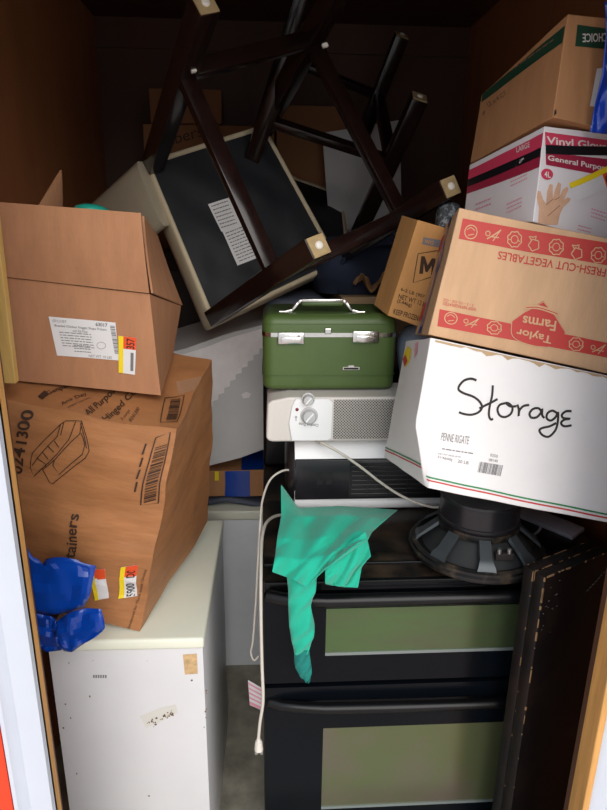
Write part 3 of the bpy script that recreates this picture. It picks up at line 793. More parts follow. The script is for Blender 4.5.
# ================================================================== DOUBLE-OVEN STOVE
RX0, RX1, RY0, RY1 = -.014, .742, 1.09, 1.745
rgx = thing('stove', 'black double oven stove with greenish reflections painted into its door windows under the pile of appliances', 'stove', ((RX0 + RX1) / 2, (RY0 + RY1) / 2, 0))
def rp(x, y, z): return (x - (RX0 + RX1) / 2, y - (RY0 + RY1) / 2, z)
def rbx(lo, hi, name, m, bevel=.003, seg=2, parent=None, smooth=40):
    return MB().box(rp(*lo), rp(*hi), bevel=bevel, seg=seg).build(name, m, parent or rgx, smooth=smooth)
rbx((RX0, RY0 + .035, .05), (RX1, RY1, .895), 'stove_body', M_enamel)
rbx((RX0 + .04, RY0 + .08, 0), (RX1 - .04, RY1 - .04, .05), 'plinth', M_enamel)
# cooktop with rolled front lip
ct = MB()
prof = [(RY1, .895), (RY1, .917), (RY0 + .10, .917), (RY0 + .075, .914), (RY0 + .062, .905), (RY0 + .035, .90), (RY0 + .02, .895)]
b = bmesh.new()
A1 = [b.verts.new(rp(RX0, y, z)) for y, z in prof]; A2 = [b.verts.new(rp(RX1, y, z)) for y, z in prof]
b.faces.new(A1); b.faces.new(A2[::-1])
for i in range(len(prof)): b.faces.new((A1[i], A2[i], A2[(i + 1) % len(prof)], A1[(i + 1) % len(prof)]))
bmesh.ops.recalc_face_normals(b, faces=b.faces[:]); ct._join(b)
cto = ct.build('cooktop', M_cooktop, rgx, smooth=50)
mb = MB().box(rp(RX0 + .004, RY0 + .058, .905), rp(RX1 - .004, RY0 + .064, .911), bevel=.001); mb.build('cooktop_edge', M_enamel, cto)
for cx, cy, r in ((.17, 1.33, .09), (.56, 1.33, .11), (.17, 1.55, .075), (.56, 1.56, .09)):
    MB().lathe([(r, 0), (r, .0012), (r - .006, .0012), (r - .006, 0)], 48, M=Matrix.Translation(rp(cx, cy, .917)), close=True).build('burner_ring', M_slab, cto)
rbx((RX0, RY1 - .075, .917), (RX1, RY1, 1.212), 'backguard', M_enamel, bevel=.012, seg=3)
# vent louvre between cooktop and upper door
lv = rbx((RX0 + .004, RY0 + .012, .872), (RX1 - .004, RY0 + .036, .896), 'vent_louvre', M_enamel, bevel=.002)
for k in range(2):
    MB().box(rp(.11, RY0 + .008, .879 + .008 * k), rp(.46, RY0 + .013, .8815 + .008 * k)).build('louvre_slat', M_dark_plastic, lv)
def door(z0, z1, wz0, wz1, wm, nm):
    d_ = MB()
    x0, x1, w0, w1 = RX0 + .004, RX1 - .004, .120, .608
    y0, y1 = RY0, RY0 + .033
    for lo, hi in (((x0, z0), (w0, z1)), ((w1, z0), (x1, z1)), ((w0, z0), (w1, wz0)), ((w0, wz1), (w1, z1))):
        d_.box(rp(lo[0], y0, lo[1]), rp(hi[0], y1, hi[1]))
    d_.box(rp(w0, y0 + .02, wz0), rp(w1, y1, wz1))
    do = d_.build(nm, M_range_glass, rgx)
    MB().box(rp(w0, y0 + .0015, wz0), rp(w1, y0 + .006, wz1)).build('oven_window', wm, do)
    MB().box(rp(w0, y0 - .0008, wz0 - .001), rp(w1, y0 + .002, wz0 + .006)).build('window_strip', M_trim_metal, do)
    return do
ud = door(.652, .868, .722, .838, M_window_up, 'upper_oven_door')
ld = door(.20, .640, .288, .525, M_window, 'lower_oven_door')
rbx((RX0 + .004, RY0 + .004, .06), (RX1 - .004, RY0 + .035, .19), 'bottom_drawer', M_range_glass)
def handle(z, name, par, bow=.0, r=.013, hp=.024):
    pts = []
    for i in range(25):
        t = i / 24; x = RX0 + .012 + t * (RX1 - RX0 - .024)
        e = min(1, 6 * t, 6 * (1 - t))
        pts.append(rp(x, RY0 - hp * e ** .4 + .004, z - bow * math.sin(PI * t)))
    return MB().tube(pts, r, 12).build(name, M_enamel, par, smooth=60)
handle(.872, 'door_handle', ud, 0, .014)
handle(.603, 'door_handle', ld, .006, .012)
tagp = [atX(248, 680, RX0 - .003), atX(262.6, 689, RX0 - .003), atX(262.6, 711, RX0 - .003), atX(250, 705, RX0 - .003)]
# pink striped wiring sheet sticking out at the side
def lo_(p): return Vector(p) - rgx.location
tp = [atY(248, 680, 1.16), atY(263.5, 689, 1.125), atY(263.5, 711, 1.125), atY(250, 705, 1.16)]
mb = MB(); mb.bm.faces.new([mb.bm.verts.new(lo_(p)) for p in tp])
sheet = mb.build('paper_sheet', M_paper, rgx, solid=.0008); sheet['label'] = 'white sheet with pink stripes stuck to the side of the stove'
mb = MB()
for k in range(5):
    t0 = .08 + k * .19; t1 = t0 + (.13 if k == 4 else .07)
    q = [tp[0].lerp(tp[3], t0), tp[1].lerp(tp[2], t0), tp[1].lerp(tp[2], t1), tp[0].lerp(tp[3], t1)]
    mb.bm.faces.new([mb.bm.verts.new(lo_(p + Vector((-.0006, -.0012, .0003)))) for p in q])
mb.build('pink_stripes', M_ink_pale, sheet)

# ================================================================== TOWER HEATER lying on the stove
twh = thing('tower_heater', 'white tower heater with black grille lying on its side on the stove', 'heater', (.29, 1.475, .917))
HL, HR, HF, HK, HT = -.245, .25, -.10, .085, .190      # local extents
mb = MB()
prof = [(HF + .012, .004), (HF + .004, .012), (HF, .022), (HF, .030), (HF + .010, .034), (HF + .010, .140), (HF, .144), (HF + .004, .155), (HF + .03, .180), (HF + .07, HT), (HK - .02, HT), (HK, HT - .02), (HK, .004)]
b = bmesh.new(); A1 = [b.verts.new((HL + .02, y, z)) for y, z in prof]; A2 = [b.verts.new((HR, y, z)) for y, z in prof]
b.faces.new(A1); b.faces.new(A2[::-1])
for i in range(len(prof)): b.faces.new((A1[i], A2[i], A2[(i + 1) % len(prof)], A1[(i + 1) % len(prof)]))
bmesh.ops.recalc_face_normals(b, faces=b.faces[:]); mb._join(b)
mb.build('heater_housing', M_heater_white, twh, smooth=35)
fp_ = MB().box((HL + .021, HF + .002, .034), (HR - .001, HF + .013, .140), bevel=.002).build('front_panel', M_dark_plastic, twh, smooth=40)
gr = MB().box((HL + .155, HF + .0005, .042), (HR - .004, HF + .003, .132)).build('grille', M_black_tape, fp_)
for k in range(7):
    MB().box((HL + .16, HF - .003, .047 + k * .012), (HR - .006, HF + .001, .052 + k * .012), bevel=.001).build('grille_slat', M_dark_plastic, gr)
for k in range(6):
    MB().box((HL + .20 + .05 * k, HF - .0036, .045), (HL + .2025 + .05 * k, HF - .002, .130)).build('grille_rib', M_dark_plastic, gr)
# touch symbols
mb = MB()
for x in (HL + .075, HL + .098):
    for z in (.075, .097): mb.box((x, HF + .0014, z), (x + .014, HF + .0022, z + .012))
mb.build('touch_buttons', M_black_tape, fp_)
mb = MB().lathe([(0, -.002), (.05, -.002), (.082, .004), (.094, .014), (.095, .026), (.0, .026)], 36, M=Matrix.Translation((HL, -.005, .096)) @ Matrix.Rotation(PI / 2, 4, 'Y'))
mb.build('end_cap', M_dark_plastic, twh, smooth=50)
def cord(root, pts, r=.0032, name='power_cord', m=None, n=7):
    Mi = mw(root).inverted()
    return MB().tube([Mi @ p for p in catmull(pts, n)], r, 8).build(name, m or M_cord, root, smooth=60)
def plug(root, par, p, d):
    Mi = mw(root).inverted(); p = Mi @ p; d = Vector(d).normalized()
    mb = MB().tube([p, p + d * .008, p + d * .010, p + d * .032], [.0042, .005, .008, .010], 10)
    pl = mb.build('plug', M_glide, par, smooth=40)
    for s_ in (-1, 1):
        MB().box((-.001, -.003, 0), (.001, .003, .014), M=Matrix.Translation(p + d * .032 + Vector((s_ * .006, 0, 0))) @ d.to_track_quat('Z', 'Y').to_matrix().to_4x4()).build('prong', M_steel, pl)
XS = -.024
cord(twh, [atY(292, 470, 1.40), atY(282, 471, 1.37), atY(270, 480, 1.34), atY(262.5, 500, 1.28), atY(260, 525, 1.22), atY(258, 560, 1.17), atY(256, 600, 1.15), atY(253, 640, 1.16), atY(251, 652, 1.17), atY(254, 660, 1.17), atY(259, 656, 1.17)], .0026, m=M_cord)
cd = cord(twh, [atY(345, 511, 1.375), atY(320, 512.5, 1.36), atY(288, 514, 1.33), atY(270, 519, 1.27), atY(262.5, 535, 1.18), atY(261, 575, 1.10), atY(261, 620, 1.08), atY(262, 665, 1.075), atY(263, 700, 1.072), atY(260, 722, 1.074), atY(258.5, 738, 1.075)], .0036)
plug(twh, cd, atY(258.5, 738, 1.075), (.01, 0, -1))

# ================================================================== SMALL HEATER on top of it
hz0 = 1.107
sh = thing('space_heater', 'white space heater with two knobs and a perforated grille lying sideways under the green case', 'heater', (.20, 1.435, hz0), (0, 0, 0))
b = bmesh.new()
# outline of the front view: tapered rounded left end
out = [(-.205, .012), (-.200, .004), (-.190, .001), (.24, .001), (.24, .112), (-.150, .112), (-.190, .104), (-.201, .096)]
MBh = MB().prism([(x, z) for x, z in out], 0, .135, M=Matrix(((1, 0, 0, 0), (0, 0, 1, -.065), (0, 1, 0, 0), (0, 0, 0, 1))))
hb = MBh.build('heater_housing', M_heater, sh)
md = hb.modifiers.new('round', 'BEVEL'); md.width = .006; md.segments = 3; md.limit_method = 'ANGLE'
for p in hb.data.polygons: p.use_smooth = True
hb.data.set_sharp_from_angle(angle=math.radians(50))
yf = -.066
panel = [(-.143, .006), (-.058, .006), (-.050, .012), (-.048, .10), (-.058, .109), (-.135, .109), (-.143, .09), (-.150, .05)]
cp = MB().prism(panel, -.004, .0, M=Matrix(((1, 0, 0, 0), (0, 0, 1, yf), (0, 1, 0, 0), (0, 0, 0, 1)))).build('control_panel', M_heater_white, sh)
MB().box((-.044, yf - .002, .008), (.238, yf + .002, .106), bevel=.001).build('grille', M_grille, sh)
def knob(px, r, nm):
    q = atY(px[0], px[1], 1.435 + yf) - sh.location
    Mk = Matrix.Translation((q.x, yf - .004, q.z)) @ Matrix.Rotation(PI / 2, 4, 'X')
    k = MB().lathe([(r * 1.25, 0), (r * 1.25, .002), (r, .003), (r * .95, .014), (r * .85, .017), (0, .018)], 32, M=Mk).build('knob', M_knob, sh, smooth=35)
    MB().box((-r * .12, -.0165, -r * .8), (r * .12, -.020, r * .8), M=Matrix.Translation((q.x, yf - .004, q.z)) @ Matrix.Rotation(.7, 4, 'Y')).build('knob_pointer', M_heater_white, k)
knob((308, 398.5), .0125, 'a'); knob((309, 415), .0165, 'b')
q = atY(297, 409, 1.435 + yf) - sh.location
MB().lathe([(0, .003), (.0035, .002), (.0042, 0)], 16, M=Matrix.Translation((q.x, yf - .004, q.z)) @ Matrix.Rotation(PI / 2, 4, 'X')).build('indicator_lamp', M_red_lamp, sh)
def flat_text(root, par, items, y, name, m, off):
    """lettering on a plane of constant world depth, positions from the photo"""
    mb = MB(); d = D2()
    for s_, a, b_, c_ in items: d.text(s_, a, b_, c_, .012)
    vs = []
    for p in d.v:
        w = mw(root).inverted() @ atY(p[0], p[1], y); vs.append(mb.bm.verts.new(w))
    for f in d.f:
        try: mb.bm.faces.new([vs[i] for i in f])
        except ValueError: pass
    o = mb.build(name, m, par)
    return o
flat_text(sh, cp, [('Comfort Zone', (318.5, 424), (299, 422.5), (318.3, 427))], 1.435 + yf - .0046, 'printed_lettering', M_ink_grey, 0)
d = D2().stroke([(296, 416), (296, 421)], .7, 0).stroke([(294.8, 417.6), (296, 416), (297.2, 417.6)], .5, 0)
mb = MB(); vs = [mb.bm.verts.new(mw(sh).inverted() @ atY(p[0], p[1], 1.435 + yf - .0046)) for p in d.v]
for f in d.f: mb.bm.faces.new([vs[i] for i in f])
mb.build('printed_marks', M_ink_grey, cp)
cord(sh, [atY(316, 441, 1.40), atY(324, 444, 1.36), atY(342, 454, 1.345), atY(362, 468, 1.34), atY(380, 482, 1.335), atY(398, 494, 1.325), atY(415, 502, 1.315), atY(432, 507, 1.30), atY(446, 507, 1.29)], .0034)

# ================================================================== GREEN TRAIN CASE
YC = 1.42
bl = atY(264.5, 391.5, YC); br = atY(393, 390.5, YC); tl = atY(263, 314.5, YC)
cw = (br.x - bl.x) * 1.025; cz = 1.2185; chh = tl.z - cz; cdp = .215
gc = thing('train_case', 'olive green vintage train case with chrome latches on the white heater', 'case', ((bl.x + br.x) / 2, YC + cdp / 2, cz), (0, 0, math.radians(0)))
zs = atY(300, 334.5, YC).z - cz; zl = atY(300, 376, YC).z - cz
def roundbox(w, d, z0, z1, rv, rt, rb, n=8):
    """box with rounded vertical corners and rolled top/bottom edges"""
    mb = MB(); rows = []
    def outline(ins, z):
        o = []; r = max(rv - ins * .6, .004)
        for (cx, cy), a0 in (((1, -1), -90), ((1, 1), 0), ((-1, 1), 90), ((-1, -1), 180)):
            for j in range(n + 1):
                a = math.radians(a0 + 90 * j / n)
                o.append((cx * (w / 2 - ins - r) + r * math.cos(a), cy * (d / 2 - ins - r) + r * math.sin(a), z))
        return o
    lev = []
    if rb: lev += [(rb * (1 - math.sin(a)), z0 + rb * (1 - math.cos(a))) for a in [i * PI / 2 / 5 for i in range(6)]]
    else: lev += [(0, z0)]
    if rt: lev += [(rt * (1 - math.cos(a)), z1 - rt * (1 - math.sin(a))) for a in [i * PI / 2 / 5 for i in range(6)]]
    else: lev += [(0, z1)]
    for ins, z in lev: rows.append([mb.bm.verts.new(p) for p in outline(ins, z)])
    for A, B in zip(rows, rows[1:]):
        m = len(A)
        for i in range(m): mb.bm.faces.new((A[i], A[(i + 1) % m], B[(i + 1) % m], B[i]))
    mb.bm.faces.new(rows[0][::-1]); mb.bm.faces.new(rows[-1])
    return mb
roundbox(cw, cdp, .004, zs - .006, .028, 0, .014).build('case_body', M_case, gc, smooth=50)
lid = roundbox(cw, cdp, zs + .004, chh, .028, .024, 0).build('case_lid', M_case, gc, smooth=50)
roundbox(cw + .003, cdp + .003, zs - .006, zs + .004, .029, 0, 0).build('chrome_band', M_chrome, gc, smooth=50)
roundbox(cw + .004, cdp + .004, zl - .0015, zl + .0015, .030, 0, 0).build('piping', M_case_dark, gc, smooth=50)
roundbox(cw - .004, cdp - .004, chh - .016, chh - .013, .030, 0, 0)  # unused spare outline
rl = roundbox(cw + .001, cdp + .001, chh - .0235, chh - .0215, .029, 0, 0).build('lid_piping', M_case_dark, lid, smooth=50)
yl = -cdp / 2
def latch(px):
    q = atY(px[0], px[1], YC) - gc.location
    l = MB().box((q.x - .0315, yl - .009, q.z - .015), (q.x + .0315, yl - .001, q.z + .013), bevel=.003).build('latch', M_chrome, gc, smooth=40)
    MB().box((q.x - .024, yl - .0115, q.z - .012), (q.x + .024, yl - .008, q.z + .002), bevel=.0015).build('latch_lever', M_chrome, l, smooth=40)
    MB().lathe([(0, .003), (.003, .002), (.0032, 0)], 12, M=Matrix.Translation((q.x + .018, yl - .009, q.z + .006)) @ Matrix.Rotation(PI / 2, 4, 'X')).build('rivet', M_steel, l)
latch((291, 337.5)); latch((365.5, 336))
q = atY(328, 331, YC) - gc.location
MB().box((q.x - .008, yl - .006, q.z - .007), (q.x + .008, yl - .001, q.z + .007), bevel=.002).build('clasp', M_chrome, gc)
q = atY(351, 368, YC) - gc.location
bd = MB().prism([(-.020, -.004), (.020, -.004), (.020, .003), (.008, .003), (.006, .007), (-.006, .007), (-.008, .003), (-.020, .003)], 0, .003, M=Matrix.Translation((q.x, yl, q.z)) @ Matrix.Rotation(PI / 2, 4, 'X')).build('badge', M_chrome, gc)
MB().box((q.x - .018, yl - .0036, q.z - .003), (q.x + .018, yl - .003, q.z + .0015)).build('badge_lettering', M_ink, bd)
# handle
hy = 0
hd = [(-.095, chh - .001), (-.072, chh + .004), (-.058, chh + .022), (-.050, chh + .028), (.050, chh + .028), (.058, chh + .022), (.072, chh + .004), (.095, chh - .001)]
hx0 = atY(322, 305, YC + .05).x - gc.location.x
hh = MB()
pts = [Vector((hx0 + x, hy - .06, z)) for x, z in hd]
for a, b_ in zip(pts, pts[1:]): hh.bar(a, b_, .018, .006, up=(0, 0, 1), bevel=.001)
h_ = hh.build('handle', M_chrome, gc, smooth=30)
MB().box((hx0 - .05, hy - .071, chh + .015), (hx0 + .05, hy - .049, chh + .0255), bevel=.004).build('handle_grip', M_case_dark, h_, smooth=40)
for s_ in (-1, 1): MB().box((hx0 + s_ * .093 - .012, hy - .07, chh - .004), (hx0 + s_ * .093 + .012, hy - .05, chh + .003), bevel=.002).build('handle_mount', M_chrome, gc)
for sx in (-1, 1):
    for sy in (-1, 1): MB().lathe([(0, 0), (.007, 0), (.007, .006), (0, .006)], 12, M=Matrix.Translation((sx * (cw / 2 - .035), sy * (cdp / 2 - .03), 0))).build('foot', M_case_dark, gc)

# bluish clear bag between case and boxes
tag(pillow(.372, 1.475, 1.2185, .09, .13, .155, 8, amp=.02, ex=.7).build('plastic_bag', M_bag, smooth=60), 'bluish clear plastic bag squeezed between the green case and the white box', 'bag')

# ================================================================== STORAGE BOX
def sext(a, b, c):
    k = max(0, 1 - a / .10) * (1 - b)
    return Vector((.040 * k * max(0, 1 - c / .42), -.004 * math.sin(PI * a) * math.sin(PI * c) * (1 - b) + .012 * k * max(0, 1 - c / .3), 0.0))
Sb = Carton('storage_box', 'white pasta carton marked Storage in black marker, resting on the speaker', 'box', (.4848, 1.1523, 1.2251), (-12.4, 9.11, -5.01), (.4214, .2539, .2677), M_white_card,
            fix=dict(LFT=(431, 338), LFB=(404, 484), RFT=(640, 383), RFB=(640, 528), LKT=(406, 341), LKB=(384, 456)), amp=.0025, freq=6, seed=41, n=20, extra=sext)
st_ = D2()
k_ = 237 / 607.0
cv = lambda L: [(370 + x * k_, 320 + y * k_) for x, y in L]
for s_ in ([(276, 146), (262, 142), (244, 146), (231, 158), (230, 168), (244, 176), (268, 184), (284, 196), (290, 210), (280, 222), (262, 228), (242, 226), (230, 222)],
           [(318, 158), (316, 182), (310, 206), (308, 228), (313, 240), (319, 238)], [(283, 212), (300, 204), (318, 196), (330, 190)],
           [(352, 200), (336, 204), (330, 216), (336, 230), (350, 234), (364, 226), (368, 212), (360, 202), (352, 200), (362, 208), (378, 208)],
           [(380, 204), (384, 216), (384, 232), (386, 218), (396, 208), (410, 206)],
           [(442, 222), (434, 214), (420, 216), (412, 226), (416, 236), (430, 236), (440, 226), (444, 216), (444, 230), (450, 238)],
           [(482, 226), (470, 220), (458, 226), (456, 238), (466, 244), (478, 236), (484, 224), (484, 246), (478, 268), (462, 284), (446, 280), (438, 268), (446, 262), (464, 258), (480, 250)],
           [(518, 222), (504, 222), (494, 230), (498, 238), (514, 240), (500, 242), (492, 250), (500, 258), (518, 256)]):
    st_.stroke(cv(s_), 2.2, 5)
Sb.draw('F', st_, 'marker_writing', M_ink, .0008, label='handwritten black marker word Storage')
t = D2()
t.text('PENNE RIGATE', (441.5, 434.5), (470, 439), (443, 426.5), -.004)
t.text('314600J', (438, 454.2), (453, 457.5), (438.6, 451.0)).text('20 LB', (459, 458.3), (470, 460.2), (459.6, 455)).text('NET WT 20LBS (9.07)', (439, 450), (462, 453.5), (439.4, 448.2))
t.text('0250', (492.5, 451.5), (500, 453), (493, 448.6)).text('08140', (491, 456.5), (500, 458), (491.5, 453.6))
t.barcode((482, 457), (506, 461), (479.5, 468.5), seed=3, n=22)
for q in lines((440, 441), (478, 447), (440, 445), 1, seed=8): t.poly(q)
Sb.draw('F', t, 'printed_lettering', M_ink_grey, .0007)
t = D2()
for q in lines((487, 391), (590, 411), (486, 397), 2, seed=9, k0=.02, k1=.98): t.poly(q)
Sb.draw('F', t, 'faint_stamp', M_paper, .0005)
Sb.draw('F', D2().poly([(417.5, 472.3), (610, 512.5), (660, 523), (660, 525), (610, 514.3), (417.8, 474.2)]), 'green_line', M_line_green, .0009)
Sb.draw('F', D2().poly([(419, 476.3), (610, 516.5), (660, 527), (660, 529), (610, 518.3), (419.2, 478)]), 'red_line', M_ink_red, .0009)
Sb.draw('L', D2().poly([(384, 444.5), (420, 468), (420, 470), (384, 446)]), 'green_line', M_line_green, .0009)
Sb.draw('L', D2().poly([(384, 447.5), (420, 472), (420, 474), (384, 449)]), 'red_line', M_ink_red, .0009)
Sb.draw('L', D2().poly([(404, 354), (408, 346), (412, 349), (410, 360), (406, 366)]), 'printed_picture', M_yellow, .0009)
Sb.draw('L', D2().poly([(403, 358), (406, 354), (408, 360), (405, 366)]), 'printed_picture', M_ink_red, .0012)
Sb.draw('L', D2().poly([(416, 344), (419, 341), (418, 352), (415, 358)]), 'printed_picture', M_ink_pale, .0012)
# torn top edge of the front panel
tr = D2()
rg = random.Random(5); up_ = []; dn_ = []
for i in range(40):
    x = 436 + i * 5.2; y = 339 + (x - 431) * .2135
    up_.append((x, y + .2)); dn_.append((x, y + rg.uniform(.6, 2.4) + (2.5 if i in (10, 11, 14, 20, 23) else 0)))
Sb.draw('F', tr.poly(up_ + dn_[::-1]), 'torn_edge', M_card_beige, .0009)

# ================================================================== TAYLOR FARMS BOX
Tb = Carton('vegetable_box', 'upside-down tan carton with red vegetable bands on top of the white Storage box', 'box', (.5214, 1.2109, 1.476), (-10.66, 9.79, -9.2), (.3775, .2347, .2412), M_card_t,
            fix=dict(LFT=(459, 208), LFB=(428, 334), RFT=(650, 247), RFB=(640, 381), LKT=(446, 224), LKB=(415, 334)), amp=.0012, seed=51, n=12)
bnd = D2().poly([(462.7, 217.5), (650, 250), (650, 274), (610, 263.5), (458.8, 236)])
b1 = Tb.draw('F', bnd, 'red_band', M_ink_red, .0006)
b2 = Tb.draw('F', D2().poly([(440, 306), (500, 318), (650, 348), (650, 366), (607, 355.5), (437.5, 324.5)]), 'red_band', M_ink_red, .0006)
def icon(d, c, kind, s_=1.0):
    cx, cy = c
    def circ(r, n=12, ox=0, oy=0, wob=0): return [(cx + ox + s_ * r * math.cos(2 * PI * i / n) * (1 + wob * (i % 2)), cy + oy + s_ * r * math.sin(2 * PI * i / n) * (1 + wob * (i % 2))) for i in range(n)]
    if kind == 0:
        d.stroke(circ(6.2), 1.0, 3, True); d.stroke([(cx - 4, cy - 2), (cx, cy - 4), (cx + 4, cy - 1)], .8); d.stroke([(cx - 3, cy + 3), (cx + 3, cy + 2)], .8)
    elif kind == 1:
        d.stroke([(cx - 7, cy + 3), (cx - 1, cy), (cx + 7, cy - 5)], 1.2); d.stroke([(cx - 3, cy + 1), (cx + 5, cy + 2)], 1.0); d.stroke(circ(2.2, 8, -6, -2), .9, 2, True); d.stroke([(cx - 1, cy + 5), (cx + 6, cy - 4)], .9)
    elif kind == 2:
        d.stroke(circ(6.5, 16, wob=.15), 1.0, 2, True); d.stroke(circ(3.5, 10), .8, 2, True); d.stroke([(cx - 6, cy), (cx - 3, cy)], .8, 0); d.stroke([(cx + 3, cy + 1), (cx + 6, cy + 2)], .8, 0)
    else:
        d.stroke(circ(4.5, 10, 0, 2, .25), 1.0, 2, True); d.stroke([(cx - 2, cy - 2), (cx - 5, cy - 6), (cx - 1, cy - 5), (cx + 2, cy - 6), (cx + 1, cy - 2)], 1.0, 2)
def icons(cs, kinds, par):
    for c, k in zip(cs, kinds):
        d = D2(); icon(d, c, k); Tb.draw('F', d, 'vegetable_icon', M_card_t, .0011, parent=par)
icons(((471, 230), (494, 233.5), (514.5, 237), (534, 240.5), (556, 245), (576.5, 249.5), (597.6, 253.5)), (0, 1, 2, 3, 2, 3, 2), b1)
icons(((451, 315.7), (472, 320.3), (494, 325), (575.6, 341.5), (598.7, 346.5)), (0, 1, 2, 2, 1), b2)
t = D2().text('FRESH-CUT VEGETABLES', (606, 266), (499, 247.6), (604.5, 273.6), .012)
t.text('KEEP REFRIGERATED', (476, 304), (443.5, 298.2), (475.6, 307.2)).text('3 - 2 - 1/2, OZ - OZ', (474, 299.6), (444, 294.2), (473.6, 302.6))
Tb.draw('F', t, 'printed_lettering', M_ink_red, .0007)
lg = D2().poly([(543.2, 296.5), (553.5, 310), (556, 313), (564.8, 329), (557, 338), (546, 345.5), (532, 344), (518, 339), (511, 331.5), (511.5, 318), (526, 307)])
lgo = Tb.draw('F', lg, 'farm_logo', M_ink_red, .0012, label='upside-down red farm logo with tan lettering')
t = D2().text('Taylor', (552, 331), (517, 322.5), (550, 341.8), .02).text('Farms', (556, 317), (523, 311), (554.5, 328), .02)
t.stroke([(524, 303), (536, 302.5), (548, 306), (559, 311)], 4.2, 4)
t.stroke([(511.5, 318), (511, 331.5), (518, 339), (532, 344), (546, 345.5)], .8, 3); t.stroke([(564.8, 329), (553.5, 310), (543.2, 297.5), (526, 307)], .8, 0)
Tb.draw('F', t, 'printed_lettering', M_card_t, .0018, parent=lgo)
Tb.draw('F', D2().stroke([(526, 303.2), (536, 302.8), (548, 306.3), (557, 310)], .9, 4), 'ribbon_lettering', M_ink_red, .0022, parent=lgo)
Tb.draw('L', D2().poly([(.30, .0), (.52, 0), (.50, .45), (.62, .62), (.48, .8), (.56, 1), (.36, 1), (.34, .6), (.40, .4)]), 'tape_strip', M_blue_tape, .0015, unit=True)
Tb.draw('L', D2().poly([(.0, .12), (.28, .12), (.28, .28), (0, .28)]), 'red_band', M_ink_red, .0008, unit=True)
Tb.draw('L', D2().poly([(0, .74), (.34, .74), (.34, .88), (0, .88)]), 'red_band', M_ink_red, .0008, unit=True)

# ================================================================== M BOX, leaning beside it
Mb_ = Carton('frozen_food_box', 'small orange-tan carton stamped KEEP FROZEN leaning left of the vegetable box', 'box', (.35, 1.46, 1.50), (-4, 14, -4), (.16, .13, .21), M_card_m,
             fix=dict(LFT=(418, 220, 1.375), LFB=(387, 316, 1.375), RFT=(470, 236, 1.375), RFB=(432, 331, 1.375)), amp=.0022, seed=61, n=10,
             world=dict(LKT=lambda W: W['LFT'] + Vector((-.012, .11, .01)), LKB=lambda W: W['LFB'] + Vector((-.012, .11, .01)), RKT=lambda W: W['RFT'] + Vector((-.012, .11, .01)), RKB=lambda W: W['RFB'] + Vector((-.012, .11, .01))))
k_ = 140 / 810.0
cm = lambda x, y: (370 + x * k_, 200 + y * k_)
Mb_.draw('F', D2().poly([cm(304, 222), cm(460, 250), cm(450, 296), cm(296, 265)]), 'label_bar', M_ink_grey, .0007)
t = D2().stroke([cm(272, 322), cm(380, 304), cm(440, 330), cm(400, 470), cm(340, 460), cm(240, 490)], .9, 0, True)
t.poly([cm(276, 438), cm(290, 336), cm(310, 338), cm(326, 390), cm(352, 348), cm(372, 352), cm(362, 450), cm(344, 447), cm(350, 392), cm(324, 430), cm(312, 428), cm(304, 380), cm(298, 440)])
t.text('6-2 LB (907 g)', cm(168, 540), cm(330, 592), cm(174, 516), .01).text('NET WT 12 LB', cm(155, 578), cm(320, 626), cm(162, 552), .01).text('(5.44kg)', cm(146, 606), cm(228, 630), cm(152, 582), .01)
t.text('KEEP FROZEN', cm(126, 662), cm(272, 700), cm(133, 634), .01)
Mb_.draw('F', t, 'printed_lettering', M_ink_brown, .0008)
Mb_.draw('F', D2().text('WG', cm(308, 258), cm(360, 270), cm(312, 234), .02), 'printed_lettering', M_card_m, .0012)

gq = atY(447, 222, 1.47)
tag(pillow(gq.x, gq.y, gq.z - .035, .055, .06, .075, 17, amp=.012, ex=.6).build('cloth_scrap', M_greyspeck, smooth=60), 'grey speckled cloth wedged behind the upper left corner of the vegetable carton', 'cloth')
# ================================================================== GLOVE BOX
upv = ma((-10.67, 6.5, 6)) @ Vector((0, 0, 1))
def below(k, h): return lambda Wd: on_top(Tb, Wd[k] - upv * h, .003)
Gb = Carton('glove_box', 'white and crimson vinyl glove carton on top of the tan vegetable box', 'box', (.5835, 1.274, 1.632), (-10.67, 4.15, 8.98), (.2632, .2367, .2505), M_glove_card,
            fix=dict(LFT=(545, 126), LKT=(470, 165), RFT=(645, 138)),
            world=dict(RKT=lambda Wd: Wd['RFT'] + Wd['LKT'] - Wd['LFT'], LFB=below('LFT', .185), RFB=below('RFT', .185), LKB=below('LKT', .185), RKB=below('RKT', .185)), amp=.001, seed=71, n=8)
def band(box, f, q, m, nm='printed_band', off=.0006): return box.draw(f, D2().poly(q), nm, m, off)
# left face: bands taper with distance; F face: nearly level
band(Gb, 'L', [(545, 132), (545, 146), (466, 181), (466, 172)], M_ink_pink); band(Gb, 'F', [(545, 132), (650, 146), (650, 160), (545, 146)], M_ink_pink)
band(Gb, 'L', [(545, 154), (545, 165), (464, 195), (464, 187)], M_ink_maroon); band(Gb, 'F', [(545, 152), (650, 164), (650, 184), (545, 165)], M_ink_maroon)
Gb.draw('L', D2().poly([(545, 146), (545, 154.5), (465, 188), (465, 181)]), 'black_tape', M_black_tape, .0012)
Gb.draw('F', D2().poly([(545, 145), (650, 147), (650, 156), (545, 154)]), 'black_tape', M_black_tape, .0012)
t = D2().text('Vinyl Gloves', (546, 146), (606, 153), (546, 136), .02).text('General Purpose', (546.5, 162), (603, 172), (546.8, 155), .02)
Gb.draw('F', t, 'printed_lettering', M_ink_white, .0010)
t = D2().text('LARGE', (512.5, 154.5), (527.5, 148), (512, 149.5), .01).text('(120)', (511, 168), (521, 163.5), (511, 163), .01)
Gb.draw('L', t, 'printed_lettering', M_ink_white, .0012)
t = D2()
for q in lines((504, 182), (526, 172), (504, 190), 2, seed=4) + lines((500, 204), (520, 196), (500, 216), 3, seed=5) + lines((472, 203), (488, 196), (472, 213), 2, seed=6): t.poly(q)
